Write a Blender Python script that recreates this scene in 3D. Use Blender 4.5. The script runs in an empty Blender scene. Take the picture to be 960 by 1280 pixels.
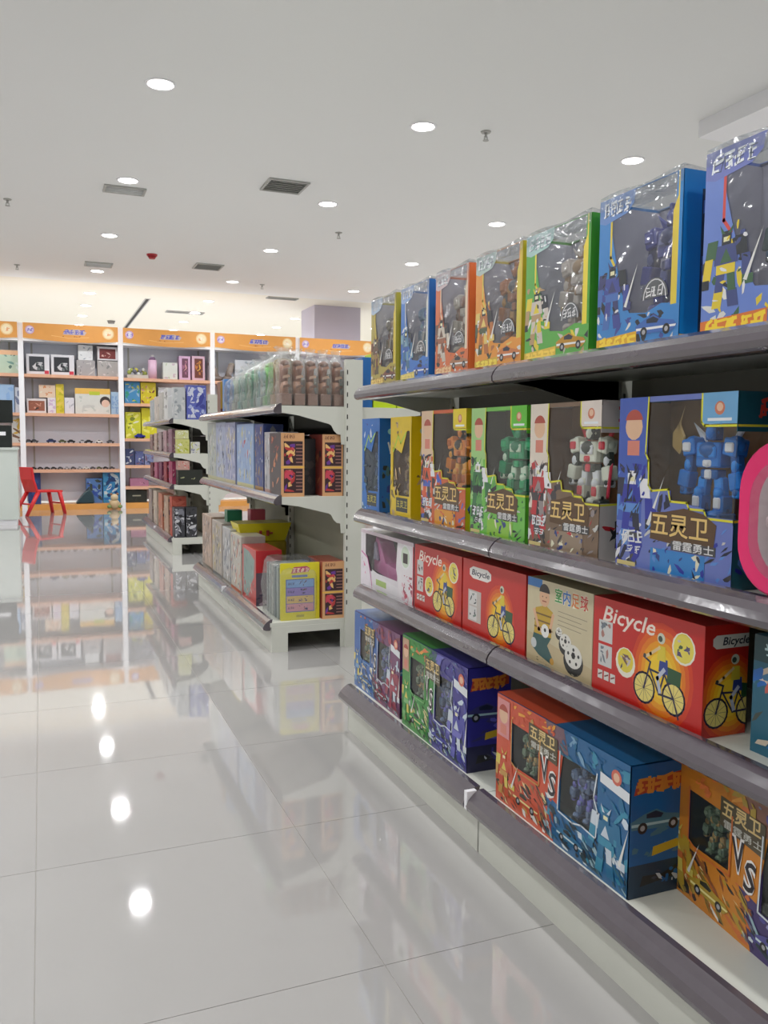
import bpy, bmesh, math, random
from mathutils import Vector, Matrix
# ---------------------------------------------------------------- camera, world, exposure
SC = bpy.context.scene
COL = SC.collection
CAM_H = 0.955; F_PX = 1052.9
YAW, PITCH, ROLL = 0.3860, 0.0848, 0.0080
def _axes():
    F = Vector((math.sin(YAW)*math.cos(PITCH), math.cos(YAW)*math.cos(PITCH), -math.sin(PITCH)))
    R = Vector((math.cos(YAW), -math.sin(YAW), 0)); U = R.cross(F)
    return R*math.cos(ROLL)+U*math.sin(ROLL), U*math.cos(ROLL)-R*math.sin(ROLL), F
RX, UX, FX = _axes()
cam = bpy.data.objects.new('camera', bpy.data.cameras.new('camera'))
cam.data.sensor_fit = 'HORIZONTAL'; cam.data.sensor_width = 36; cam.data.lens = 36*F_PX/960
cam.data.clip_start = .02; cam.data.clip_end = 100
M = Matrix((RX, UX, -FX)).transposed().to_4x4(); M.translation = Vector((0, 0, CAM_H)); cam.matrix_world = M
COL.objects.link(cam); SC.camera = cam
def at(x, y, axis, val):            # photo pixel -> point on a world plane (layout of the shop)
    r = RX*((x-480)/F_PX)+UX*((640-y)/F_PX)+FX
    o = Vector((0, 0, CAM_H)); t = (val-o[axis])/r[axis]
    return o+r*t
w = bpy.data.worlds.new('world'); SC.world = w; w.use_nodes = True
w.node_tree.nodes['Background'].inputs[0].default_value = (.8, .82, .85, 1); w.node_tree.nodes['Background'].inputs[1].default_value = .25
SC.view_settings.view_transform = 'Standard'; SC.view_settings.look = 'None'; SC.view_settings.gamma = 1
SC.view_settings.use_curve_mapping = False
SC.view_settings.exposure = -1.08
LAMP_W = 26.0          # one downlight of the front zone
LAMP_BACK = 52.0       # one downlight of the bright back zone
CEIL = 2.99

# ---------------------------------------------------------------- colours and materials
def lin(c):
    def f(v):
        v /= 255.0
        return v/12.92 if v <= .04045 else ((v+.055)/1.055)**2.4
    return (f(c[0]), f(c[1]), f(c[2]), 1.0)
def mat(name, col=None, rough=.5, metal=0, spec=.5, attr=False, noise=0, nscale=8, bump=0, bscale=30, coat=0, emit=0, coatr=.05):
    m = bpy.data.materials.new(name); m.use_nodes = True; nt = m.node_tree; N = nt.nodes; L = nt.links
    b = N['Principled BSDF']; b.inputs['Roughness'].default_value = rough; b.inputs['Metallic'].default_value = metal
    b.inputs['Specular IOR Level'].default_value = spec; b.inputs['Coat Weight'].default_value = coat; b.inputs['Coat Roughness'].default_value = coatr
    src = None
    if attr:
        a = N.new('ShaderNodeAttribute'); a.attribute_name = 'Col'; src = a.outputs['Color']
    else:
        b.inputs['Base Color'].default_value = lin(col)
    tc = N.new('ShaderNodeTexCoord')
    if noise:
        n = N.new('ShaderNodeTexNoise'); n.inputs['Scale'].default_value = nscale; n.inputs['Detail'].default_value = 4
        L.new(tc.outputs['Object'], n.inputs['Vector'])
        mp = N.new('ShaderNodeMapRange'); mp.inputs['To Min'].default_value = 1-noise; mp.inputs['To Max'].default_value = 1+noise*.6
        L.new(n.outputs['Fac'], mp.inputs['Value'])
        mx = N.new('ShaderNodeVectorMath'); mx.operation = 'SCALE'
        if src: L.new(src, mx.inputs[0])
        else: mx.inputs[0].default_value = lin(col)[:3]
        L.new(mp.outputs['Result'], mx.inputs['Scale']); src = mx.outputs['Vector']
    if src: L.new(src, b.inputs['Base Color'])
    if bump:
        n2 = N.new('ShaderNodeTexNoise'); n2.inputs['Scale'].default_value = bscale; n2.inputs['Detail'].default_value = 3
        L.new(tc.outputs['Object'], n2.inputs['Vector'])
        bp = N.new('ShaderNodeBump'); bp.inputs['Strength'].default_value = bump; bp.inputs['Distance'].default_value = .02
        L.new(n2.outputs['Fac'], bp.inputs['Height']); L.new(bp.outputs['Normal'], b.inputs['Normal'])
        if coat: L.new(bp.outputs['Normal'], b.inputs['Coat Normal'])
    if emit:
        b.inputs['Emission Color'].default_value = lin(col); b.inputs['Emission Strength'].default_value = emit
    return m
def film_mat(name, refl=.10, tint=(235, 238, 240), bump=.25, scale=14, rough=.06, haze=.12):
    m = bpy.data.materials.new(name); m.use_nodes = True; nt = m.node_tree; N = nt.nodes; L = nt.links
    N.remove(N['Principled BSDF']); out = N['Material Output']
    t = N.new('ShaderNodeBsdfTransparent'); t.inputs[0].default_value = lin(tint)
    g = N.new('ShaderNodeBsdfGlossy'); g.inputs['Roughness'].default_value = rough
    fr = N.new('ShaderNodeLayerWeight'); pw = N.new('ShaderNodeMath'); pw.operation = 'POWER'; pw.inputs[1].default_value = 4
    ad = N.new('ShaderNodeMath'); ad.operation = 'MULTIPLY_ADD'; ad.inputs[1].default_value = .7; ad.inputs[2].default_value = refl; ad.use_clamp = True
    mx = N.new('ShaderNodeMixShader'); tc = N.new('ShaderNodeTexCoord')
    n2 = N.new('ShaderNodeTexNoise'); n2.inputs['Scale'].default_value = scale; n2.inputs['Detail'].default_value = 2; n2.inputs['Distortion'].default_value = 1.2
    bp = N.new('ShaderNodeBump'); bp.inputs['Strength'].default_value = bump; bp.inputs['Distance'].default_value = .02
    L.new(tc.outputs['Object'], n2.inputs['Vector']); L.new(n2.outputs['Fac'], bp.inputs['Height'])
    L.new(bp.outputs['Normal'], g.inputs['Normal']); L.new(bp.outputs['Normal'], fr.inputs['Normal'])
    df = N.new('ShaderNodeBsdfDiffuse'); df.inputs[0].default_value = lin((225, 226, 228)); hz = N.new('ShaderNodeMixShader'); hz.inputs[0].default_value = haze
    L.new(t.outputs[0], hz.inputs[1]); L.new(df.outputs[0], hz.inputs[2])
    L.new(fr.outputs['Facing'], pw.inputs[0]); L.new(pw.outputs[0], ad.inputs[0]); L.new(ad.outputs[0], mx.inputs[0]); L.new(hz.outputs[0], mx.inputs[1]); L.new(g.outputs[0], mx.inputs[2])
    L.new(mx.outputs[0], out.inputs[0])
    return m
CARD = mat('printed_card', attr=True, rough=.38, noise=.10, nscale=25, coat=.25, coatr=.2)
TOY = mat('toy_plastic', attr=True, rough=.3, spec=.5)
GOODS = mat('far_goods_card', attr=True, rough=.45, noise=.10, nscale=12)
FILM = film_mat('clear_film', refl=.05, haze=.02, bump=.15)
FILM2 = film_mat('glossy_blister_film', refl=.09, haze=.07, bump=.3, scale=10)
WRAP = film_mat('crinkled_wrap', haze=.05, refl=.10, bump=.6, scale=22, rough=.12)
BAG = film_mat('clear_plastic_bag', refl=.06, bump=.5, scale=26, rough=.2, tint=(250, 251, 250), haze=.08)
RAIL = mat('grey_violet_rail_plastic', (80, 72, 80), rough=.16, spec=.7, noise=.12, nscale=40, coat=1.0, coatr=.10, bump=.04, bscale=18)
METAL = mat('white_shelf_metal', (208, 209, 199), rough=.42, noise=.05, nscale=6)
DARK = mat('dark_gap', (40, 38, 36), rough=.7)
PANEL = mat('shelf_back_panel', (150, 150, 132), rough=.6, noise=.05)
PANEL_SHADED = mat('back_panel_in_shelf_shade', (52, 50, 40), rough=.7, noise=.08)  # same panel, its colour darkened to paint in the shade under the shelves
CEILM = mat('white_ceiling_paint', (240, 241, 240), rough=.75, noise=.02, nscale=.6)
CEILB = mat('warm_white_ceiling_paint', (240, 236, 222), rough=.6, noise=.02, nscale=.6)
WALL = mat('cream_wall_paint', (238, 237, 232), rough=.7, noise=.03, nscale=1.5)
WOOD = mat('pale_pink_wood_edge', (226, 176, 146), rough=.35, noise=.12, nscale=14)
ORANGE = mat('orange_wood_board', (226, 160, 84), rough=.35, noise=.10, nscale=8)
BACKP = mat('pale_grey_back_panel', (226, 229, 240), rough=.5, noise=.04, nscale=3)
WHITE = mat('white_plastic', (246, 246, 250), rough=.35)
VENTM = mat('grey_vent_metal', (182, 182, 178), rough=.5)
COLM = mat('lilac_white_column_paint', (206, 200, 216), rough=.5, noise=.04, nscale=2)
REDP = mat('red_chair_plastic', (214, 40, 44), rough=.35, noise=.06)
GLOW = mat('lit_lamp_lens', (255, 252, 245), rough=.4, emit=28)
GROUT = mat('floor_joint', (176, 172, 166), rough=.7)
TILE = mat('polished_porcelain', (174, 172, 170), rough=.045, spec=.75, noise=.05, nscale=1.7, coat=.6, coatr=.03, bump=.012, bscale=2.2)

# ---------------------------------------------------------------- mesh builder
def tag(o, label=None, cat=None, group=None, kind=None):
    if label: o['label'] = label
    if cat: o['category'] = cat
    if group: o['group'] = group
    if kind: o['kind'] = kind
    return o
def empty(name, loc=(0, 0, 0), rz=0):
    o = bpy.data.objects.new(name, None); o.empty_display_size = .05; o.location = loc; o.rotation_euler = (0, 0, rz); COL.objects.link(o); return o
G9 = (200, 200, 200)
class MB:
    def __init__(s): s.v = []; s.f = []; s.c = []; s.sm = []; s.e = 0.0
    def face(s, pts, c=G9, smooth=False):
        b = len(s.v); s.v += [tuple(p) for p in pts]; s.f.append(tuple(range(b, b+len(pts)))); s.c.append(c); s.sm.append(smooth)
    def box(s, x0, y0, z0, x1, y1, z1, c=G9, M=None):
        P = [Vector(p) for p in ((x0, y0, z0), (x1, y0, z0), (x1, y1, z0), (x0, y1, z0), (x0, y0, z1), (x1, y0, z1), (x1, y1, z1), (x0, y1, z1))]
        if M: P = [M @ p for p in P]
        b = len(s.v); s.v += [tuple(p) for p in P]
        for q in ((0, 3, 2, 1), (4, 5, 6, 7), (0, 1, 5, 4), (1, 2, 6, 5), (2, 3, 7, 6), (3, 0, 4, 7)):
            s.f.append(tuple(b+i for i in q)); s.c.append(c); s.sm.append(False)
    def prism(s, poly, axis, a0, a1, c=G9, M=None, smooth=False):   # poly in the two other axes
        def P(u, v, a):
            p = {0: (a, u, v), 1: (u, a, v), 2: (u, v, a)}[axis]
            return tuple(M @ Vector(p)) if M else p
        n = len(poly); b = len(s.v)
        s.v += [P(u, v, a0) for u, v in poly]+[P(u, v, a1) for u, v in poly]
        s.f.append(tuple(range(b, b+n))[::-1]); s.c.append(c); s.sm.append(False)
        s.f.append(tuple(range(b+n, b+2*n))); s.c.append(c); s.sm.append(False)
        for i in range(n):
            j = (i+1) % n; s.f.append((b+i, b+j, b+n+j, b+n+i)); s.c.append(c); s.sm.append(smooth)
    def tube(s, a, b_, r0, r1=None, n=10, c=G9):
        a = Vector(a); b_ = Vector(b_); r1 = r0 if r1 is None else r1
        d = (b_-a).normalized(); t = Vector((0, 0, 1)) if abs(d.z) < .9 else Vector((1, 0, 0))
        u = d.cross(t).normalized(); v = d.cross(u); k = len(s.v)
        for (p, r) in ((a, r0), (b_, r1)):
            for i in range(n):
                g = 2*math.pi*i/n; s.v.append(tuple(p+u*r*math.cos(g)+v*r*math.sin(g)))
        for i in range(n):
            j = (i+1) % n; s.f.append((k+i, k+j, k+n+j, k+n+i)); s.c.append(c); s.sm.append(True)
        s.f.append(tuple(range(k, k+n))[::-1]); s.c.append(c); s.sm.append(False)
        s.f.append(tuple(range(k+n, k+2*n))); s.c.append(c); s.sm.append(False)
    def ball(s, c0, rx, ry, rz, c=G9, n=10, m=6):
        k = len(s.v)
        for i in range(m+1):
            th = math.pi*i/m
            for j in range(n):
                ph = 2*math.pi*j/n
                s.v.append((c0[0]+rx*math.sin(th)*math.cos(ph), c0[1]+ry*math.sin(th)*math.sin(ph), c0[2]+rz*math.cos(th)))
        for i in range(m):
            for j in range(n):
                j2 = (j+1) % n
                s.f.append((k+i*n+j, k+(i+1)*n+j, k+(i+1)*n+j2, k+i*n+j2)); s.c.append(c); s.sm.append(True)
    def build(s, name, m, parent=None, bevel=0):
        me = bpy.data.meshes.new(name); me.from_pydata(s.v, [], s.f)
        a = me.color_attributes.new('Col', 'FLOAT_COLOR', 'CORNER')
        data = []
        cache = {}
        for p, c in zip(me.polygons, s.c):
            if c not in cache: cache[c] = lin(c)
            data += list(cache[c])*p.loop_total
        a.data.foreach_set('color', data)
        me.polygons.foreach_set('use_smooth', s.sm)
        if bevel or True:
            bm = bmesh.new(); bm.from_mesh(me)
            if bevel:
                bmesh.ops.remove_doubles(bm, verts=bm.verts, dist=1e-6)
                bmesh.ops.bevel(bm, geom=[e for e in bm.edges if len(e.link_faces) == 2 and e.calc_face_angle(0) > .7], offset=bevel, segments=1, affect='EDGES')
                bmesh.ops.recalc_face_normals(bm, faces=bm.faces)
                bm.to_mesh(me)
            bm.free()
        me.materials.append(m)
        o = bpy.data.objects.new(name, me); COL.objects.link(o)
        if parent: o.parent = parent
        return o
TXT = {}
def text_polys(body, shear=0, off=0, bold=False):
    key = (body, shear, off)
    if key in TXT: return TXT[key]
    c = bpy.data.curves.new('lettering', 'FONT'); c.body = body; c.shear = shear; c.offset = off; c.resolution_u = 2; c.align_x = 'CENTER'; c.align_y = 'CENTER'
    o = bpy.data.objects.new('lettering', c); me = o.to_mesh()
    vs = [(v.co.x, v.co.y) for v in me.vertices]; fs = [tuple(p.vertices) for p in me.polygons]
    o.to_mesh_clear(); bpy.data.objects.remove(o); bpy.data.curves.remove(c)
    w0 = max(v[0] for v in vs)-min(v[0] for v in vs)
    TXT[key] = (vs, fs, w0); return TXT[key]
class Art(MB):
    """flat print laid on the faces of a carton: front, right, left, top"""
    def __init__(s, w_, d, h, k=1.0):
        super().__init__(); s.w = w_; s.d = d; s.h = h; s.e = .0004; s.clamp = True
    def face(s, pts, c=G9, smooth=False):
        if not hasattr(s, 'fk'): s.fk = []
        s.fk.append(s.cur); super().face(pts, c, smooth)
    def build(s, name, m, parent=None, bevel=0):      # one print per face of the carton
        for fc in ('front', 'right', 'left', 'top'):
            b = MB()
            for f, c, k in zip(s.f, s.c, s.fk):
                if k == fc: b.face([s.v[i] for i in f], c)
            if b.f: b.build(name if fc == 'front' else {'right': 'side', 'left': 'side', 'top': 'top'}[fc]+'_print', m, parent)
    def P(s, fc, u, v):
        e = s.e; s.cur = fc
        if fc == 'front': return (u*s.w, -e, v*s.h)
        if fc == 'right': return (s.w+e, u*s.d, v*s.h)
        if fc == 'left': return (-e, s.d-u*s.d, v*s.h)
        return (u*s.w, v*s.d, s.h+e)
    def asp(s, fc):
        return {'front': s.w/s.h, 'right': s.d/s.h, 'left': s.d/s.h, 'top': s.w/s.d}[fc]
    def poly(s, fc, pts, c):
        s.e += 4e-6; s.face([s.P(fc, min(1, max(0, u)), min(1, max(0, v)) if s.clamp else v) for u, v in pts], c)
    def rect(s, fc, u0, v0, u1, v1, c, sk=0): s.poly(fc, [(u0, v0), (u1, v0), (u1+sk, v1), (u0+sk, v1)], c)
    def disc(s, fc, u, v, r, c, n=14, ru=None, a0=0, a1=6.2832):
        ru = r/s.asp(fc) if ru is None else ru
        full = a1-a0 > 6.2; m = n if full else n+1
        pts = [(u+ru*math.cos(a0+(a1-a0)*i/n), v+r*math.sin(a0+(a1-a0)*i/n)) for i in range(m)]
        s.poly(fc, pts, c)
    def line(s, fc, pts, w_, c):       # w_ in units of height
        A = s.asp(fc); s.e += 4e-6
        for (a, b) in zip(pts, pts[1:]):
            dx = (b[0]-a[0])*A; dy = b[1]-a[1]; l = math.hypot(dx, dy) or 1; nx = -dy/l*w_/2; ny = dx/l*w_/2; ex = dx/l*w_/2; ey = dy/l*w_/2
            q = [(a[0]+(-ex-nx)/A, a[1]-ey-ny), (b[0]+(ex-nx)/A, b[1]+ey-ny), (b[0]+(ex+nx)/A, b[1]+ey+ny), (a[0]+(-ex+nx)/A, a[1]-ey+ny)]
            s.face([s.P(fc, min(1, max(0, u)), min(1, max(0, v)) if s.clamp else v) for u, v in q], c)
    def ring(s, fc, u, v, r, w_, c, n=16):
        A = s.asp(fc); s.line(fc, [(u+r/A*math.cos(6.2832*i/n), v+r*math.sin(6.2832*i/n)) for i in range(n+1)], w_, c)
    def text(s, fc, body, u, v, size, c, outline=None, shear=0, off=0, maxw=None, rise=0, oc=.03):
        A = s.asp(fc)
        for (o_, cc) in ((([off+oc, outline],) if outline else ())+([off, c],)):
            vs, fs, w0 = text_polys(body, shear, o_)
            k = 1.0 if not maxw else maxw*A/(w0*size)
            s.e += 2e-5
            for f in fs:
                s.face([s.P(fc, u+vs[i][0]*size*k/A, v+vs[i][1]*size+rise*vs[i][0]*size*k/A) for i in f], cc)
    def blobs(s, fc, u0, v0, u1, v1, pal, n, sz, rng, ang=None, el=2.5):
        A = s.asp(fc)
        for _ in range(n):
            u = rng.uniform(u0, u1); v = rng.uniform(v0, v1); a = rng.uniform(0, 3.14) if ang is None else ang+rng.gauss(0, .25)
            r = sz*rng.uniform(.35, 1.1); e_ = rng.uniform(1, el); m = rng.randint(4, 7); pts = []
            for i in range(m):
                g = 6.2832*i/m+rng.uniform(-.3, .3); q = r*rng.uniform(.6, 1.2); x = q*e_*math.cos(g); y = q/e_**.5*math.sin(g)
                X = (x*math.cos(a)-y*math.sin(a))/A; Y = x*math.sin(a)+y*math.cos(a)
                pts.append((min(u1, max(u0, u+X)), min(v1, max(v0, v+Y))))
            s.poly(fc, pts, pal[rng.randrange(len(pal))])
    def bot(s, fc, u, v, h, pal, rng, flip=1):      # a printed fighting robot, generic
        A = s.asp(fc); a, b, c, d = (pal*4)[:4]
        def R(x0, y0, x1, y1, cc, sk=0): s.poly(fc, [(u+x0*h/A*flip, v+y0*h), (u+x1*h/A*flip, v+y0*h), (u+(x1+sk)*h/A*flip, v+y1*h), (u+(x0+sk)*h/A*flip, v+y1*h)][::flip], cc)
        R(-.22, 0, -.06, .24, b, .04); R(.06, 0, .24, .22, a, -.04); R(-.18, .2, -.04, .44, a, .03); R(.05, .2, .18, .44, c, -.03)
        R(-.16, .42, .16, .54, b); R(-.2, .54, .2, .78, a, 0); s.poly(fc, [(u-.1*h/A, v+.56*h), (u+.1*h/A, v+.56*h), (u, v+.74*h)], c)
        R(-.36, .62, -.18, .86, c, .04); R(.18, .62, .36, .86, d, -.04); R(-.4, .36, -.26, .64, b, .04); R(.28, .34, .42, .62, a, -.02)
        R(-.44, .26, -.28, .38, d); R(.28, .24, .46, .36, c); R(-.08, .78, .08, .95, d); R(-.05, .82, .05, .88, (230, 225, 180))
        s.poly(fc, [(u-.08*h/A, v+.92*h), (u-.02*h/A, v+.92*h), (u-.12*h/A, v+1.04*h)], c); s.poly(fc, [(u+.02*h/A, v+.92*h), (u+.08*h/A, v+.92*h), (u+.13*h/A, v+1.04*h)], c)
        s.poly(fc, [(u+.3*h/A*flip, v+.3*h), (u+.36*h/A*flip, v+.28*h), (u+.6*h/A*flip, v+.9*h)][::flip], (225, 225, 220))
    def racer(s, fc, u, v, h, pal):    # a printed streamlined car
        A = s.asp(fc)
        def Q(pts, c): s.poly(fc, [(u+x*h/A, v+y*h) for x, y in pts], c)
        Q([(-1.1, 0), (.9, -.1), (1.2, .12), (1, .3), (.3, .42), (-.1, .62), (-.6, .5), (-1.15, .28)], pal[0])
        Q([(-.5, .34), (.1, .3), (.2, .42), (-.12, .56), (-.5, .48)], pal[1]); Q([(-1.1, .1), (1.1, .06), (1.15, .14), (-1.1, .2)], pal[2])
        for cx in (-.65, .62):
            s.disc(fc, u+cx*h/A, v+.02*h, .2*h, (28, 28, 32), 12); s.disc(fc, u+cx*h/A, v+.02*h, .1*h, (170, 170, 175), 10)
    def portrait(s, fc, u0, v0, u1, v1, bg):      # a plain child portrait patch, without features
        s.rect(fc, u0, v0, u1, v1, bg); cu = (u0+u1)/2; hh = v1-v0; A = s.asp(fc); r = min((u1-u0)*A*.36, hh*.24)
        s.rect(fc, cu-r/A*.7, v0+hh*.08, cu+r/A*.7, v0+hh*.34, (214, 130, 112)); s.disc(fc, cu, v0+hh*.58, r, (226, 184, 150)); s.disc(fc, cu, v0+hh*.64, r*1.05, (176, 72, 56), 12, None, .25, 2.9)
def carton(name, label, cat, w_, d, h, loc, rz=0, color=G9, art=None, m=None, group=None, bevel=.0012, tilt=None, lid=None):
    root = empty(name, loc, rz); tag(root, label, cat, group)
    if tilt: root.rotation_euler = (tilt[0], tilt[1], rz+tilt[2])
    b = MB(); b.box(0, 0, 0, w_, d, h, color); b.build('carton', m or CARD, root, bevel)
    if art:
        A = Art(w_, d, h); art(A)
        if A.f: A.build('printed_design', m or CARD, root)
    return root
R90 = -math.pi/2
# ---------------------------------------------------------------- setting
fl = empty('floor'); fl['kind'] = 'structure'
b = MB(); b.box(-7, -4, -.06, 9, 23, -.0015); b.build('floor_base', GROUT, fl)
TS = .592; X0 = -.034; Y0 = 1.352; gp = .0008
tm = {}
rest = MB()
for i in range(-12, 16):
    for j in range(-9, 37):
        xa = X0+i*TS; ya = Y0+j*TS
        if -4 <= i <= 7 and -2 <= j <= 19:
            if not tm:
                q = MB(); q.prism([(gp, gp), (TS-gp, gp), (TS-gp, TS-gp), (gp, TS-gp)], 2, -.006, 0); o = q.build('tile', TILE, fl); tm['m'] = o.data
            else:
                o = bpy.data.objects.new('tile', tm['m']); COL.objects.link(o); o.parent = fl
            o.location = (xa, ya, 0)
        else: rest.box(xa+gp, ya+gp, -.006, xa+TS-gp, ya+TS-gp, 0)
tag(rest.build('tile_field', TILE, fl), kind='stuff')
def struct(name, mb, m): o = mb.build(name, m); o['kind'] = 'structure'; return o
b = MB(); b.box(-7, -4, CEIL, 9, 11.9, CEIL+.08); struct('ceiling', b, CEILM)
b = MB(); b.box(-7, 11.9, CEIL+.0, 9, 23, CEIL+.08); struct('ceiling_back', b, CEILB)
for nm, a in (('wall_left', (-7.1, -4, 0, -7, 23, CEIL)), ('wall_right', (9, -4, 0, 9.1, 23, CEIL)), ('wall_front', (-7, -4.1, 0, 9, -4, CEIL)), ('wall_back', (-7, 23, 0, 9, 23.1, CEIL))):
    b = MB(); b.box(*a); struct(nm, b, WALL)
b = MB(); b.box(3.88, 12.4, 0, 4.62, 13.1, CEIL); struct('trim_1', b, COLM)         # column behind the shelves
b = MB(); b.box(3.92, -4, 2.888, 5.4, 4.387, CEIL); struct('trim_2', b, WHITE)      # dropped bulkhead top right
# ---------------------------------------------------------------- ceiling fittings
def disc_pts(r, n=20): return [(r*math.cos(6.2832*i/n), r*math.sin(6.2832*i/n)) for i in range(n)]
LD = {}
def downlight(x, y, watt, label, r=.075):
    root = empty('ceiling_downlight', (x, y, CEIL)); tag(root, label, 'light', 'recessed downlights')
    if 'lens' not in LD:
        b = MB(); n = 24
        for i in range(n):
            a0 = 6.2832*i/n; a1 = 6.2832*(i+1)/n
            prof = [(r+.014, 0), (r+.012, -.006), (r, -.007), (r-.004, -.002)]
            for (ra, za), (rb, zb) in zip(prof, prof[1:]):
                b.face([(ra*math.cos(a0), ra*math.sin(a0), za), (rb*math.cos(a0), rb*math.sin(a0), zb), (rb*math.cos(a1), rb*math.sin(a1), zb), (ra*math.cos(a1), ra*math.sin(a1), za)], smooth=True)
        LD['ring'] = b.build('trim_ring', WHITE, root).data
        b = MB(); b.prism(disc_pts(r-.004), 2, -.004, -.001); LD['lens'] = b.build('lens', GLOW, root).data
    else:
        for nm, k in (('trim_ring', 'ring'), ('lens', 'lens')):
            o = bpy.data.objects.new(nm, LD[k]); COL.objects.link(o); o.parent = root
    if watt:
        if watt not in LD:
            l = bpy.data.lights.new('lamp', 'AREA'); l.shape = 'DISK'; l.size = 2*(r-.004); l.energy = watt; l.color = (.985, .99, 1); l.spread = math.radians(165); LD[watt] = l
        o = bpy.data.objects.new('lamp', LD[watt]); COL.objects.link(o); o.parent = root; o.location = (0, 0, -.008)
ORD = ['nearest', 'second', 'third', 'fourth', 'fifth', 'sixth', 'seventh', 'eighth', 'ninth', 'tenth']
rows = [('left', .687), ('middle', 2.349), ('right', 4.017)]
for nm, x in rows:
    ys = [5.159+1.966*k for k in range(4)]
    for k, y in enumerate(ys): downlight(x, y, LAMP_W, f'round white ceiling downlight, {ORD[k]} seen in the {nm} row')
    for k in range(6): downlight(x, 12.75+1.2*k, LAMP_BACK, f'glaring round downlight beyond the orange headers, {ORD[k]} of the {nm} far row')
NTH = ['first', 'second', 'third', 'fourth', 'fifth', 'sixth', 'seventh', 'eighth']
for r, x in enumerate((-.98, -2.65, -4.3)):
    for k in range(-3, 4): downlight(x, 5.159+1.966*k, LAMP_W, f'round white ceiling downlight, {NTH[r]} row left of the picture, {NTH[k+3]} lamp from the front wall')
    for k in range(3): downlight(x, 12.75+2.4*k, LAMP_BACK, f'round far-zone downlight, {NTH[r]} row left of the picture, {NTH[k]} lamp beyond the shelving')
for r, x in enumerate((.687, 2.349)):
    for k in range(-3, 0): downlight(x, 5.159+1.966*k, LAMP_W, f'round white downlight above or behind the camera, {rows[r][0]} row, {NTH[k+3]} lamp from the front wall')
for r, x in enumerate((5.7, 7.3)):
    for k in range(-3, 4): downlight(x, 5.159+1.966*k, LAMP_W, f'round white ceiling downlight, {NTH[r]} row right of the picture, {NTH[k+3]} lamp from the front wall')
    for k in range(4): downlight(x, 12.75+1.8*k, LAMP_BACK, f'round far-zone downlight, {NTH[r]} row right of the picture, {NTH[k]} lamp beyond the shelving')
def vent(x0, y0, x1, y1, label, n=6, pale=False):
    root = empty('air_vent', ((x0+x1)/2, (y0+y1)/2, CEIL)); tag(root, label, 'vent', 'ceiling air vents'); hx = (x1-x0)/2; hy = (y1-y0)/2
    b = MB(); t = .018
    for q in ((-hx, -hy, hx, -hy+t), (-hx, hy-t, hx, hy), (-hx, -hy+t, -hx+t, hy-t), (hx-t, -hy+t, hx, hy-t)): b.box(q[0], q[1], -.014, q[2], q[3], 0)
    b.build('vent_frame', VENTM, root)
    b = MB(); b.box(-hx+t, -hy+t, -.003, hx-t, hy-t, -.001); b.build('backing', CEILM if pale else VENTM, root)
    for i in range(n):
        b = MB(); y = -hy+t+(i+.5)*(2*hy-2*t)/n
        Mx = Matrix.Translation((0, y, -.008)) @ Matrix.Rotation(.7, 4, 'X'); b.box(-hx+t, -.012, -.0012, hx-t, .012, .0012, M=Mx); b.build('slat', CEILM if pale else VENTM, root)
vent(1.70, 6.60, 2.03, 6.93, 'grey square ceiling vent, nearest, right of the middle light row')
vent(1.72, 10.05, 2.04, 10.38, 'grey square ceiling vent, further back above the plush-topped gondola')
vent(.52, 7.3, .85, 7.5, 'flat pale vent grille just behind the second light of the left row', 4, True)
vent(.52, 10.5, .83, 10.75, 'small pale vent grille between the far lights of the left row', 4, True)
vent(1.9, 13.9, 2.5, 14.1, 'thin dark vent grille beyond the headers between light rows', 3)
vent(3.05, 11.95, 3.5, 12.1, 'long thin vent grille left of the lilac column', 3)
def sprinkler(x, y, label):
    root = empty('sprinkler', (x, y, CEIL)); tag(root, label, 'sprinkler', 'ceiling sprinklers')
    b = MB(); b.tube((0, 0, 0), (0, 0, -.008), .035, .03, 14); b.build('rosette', VENTM, root)
    b = MB(); b.tube((0, 0, -.008), (0, 0, -.035), .01, .008, 8); b.tube((-.01, 0, -.03), (-.012, 0, -.055), .003, .003, 6); b.tube((.01, 0, -.03), (.012, 0, -.055), .003, .003, 6); b.tube((0, 0, -.055), (0, 0, -.058), .02, .02, 12); b.build('head', VENTM, root)
sprinkler(2.77, 5.083, 'small grey sprinkler head, nearest, between middle and right light rows')
sprinkler(2.765, 8.047, 'small grey sprinkler head right of the middle row, second in line')
sprinkler(2.75, 11.1, 'small grey sprinkler head right of the middle row, third in line')
sprinkler(-.217, 8.095, 'small grey sprinkler head at the left picture edge, nearer one')
sprinkler(-.213, 11.06, 'small grey sprinkler head at the left picture edge, farther one')
p = at(190, 318, 2, CEIL); root = empty('smoke_detector', (p.x, p.y, CEIL)); tag(root, 'round red smoke alarm on the ceiling between two light rows', 'alarm')
b = MB(); b.tube((0, 0, 0), (0, 0, -.02), .06, .055, 18, (190, 60, 66)); b.build('base', TOY, root)
b = MB(); b.tube((0, 0, -.02), (0, 0, -.05), .05, .03, 18, (170, 30, 40)); b.build('dome', TOY, root)
root = empty('slot_diffuser', (1.495, 12.9, CEIL)); tag(root, 'long narrow dark slot diffuser in the bright far ceiling', 'vent')
b = MB(); b.box(-.04, 0, -.006, .04, 3.5, 0); b.build('slot_frame', VENTM, root)
b = MB(); b.box(-.022, .02, -.0065, .022, 3.48, -.0055); b.build('slot', DARK, root)
p = at(139, 401, 2, CEIL); root = empty('smoke_detector', (p.x, p.y, CEIL)); tag(root, 'small dark dome detector on the far ceiling above the first header', 'alarm')
b = MB(); b.tube((0, 0, 0), (0, 0, -.05), .07, .05, 14, (120, 116, 112)); b.build('dome', TOY, root)

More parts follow.
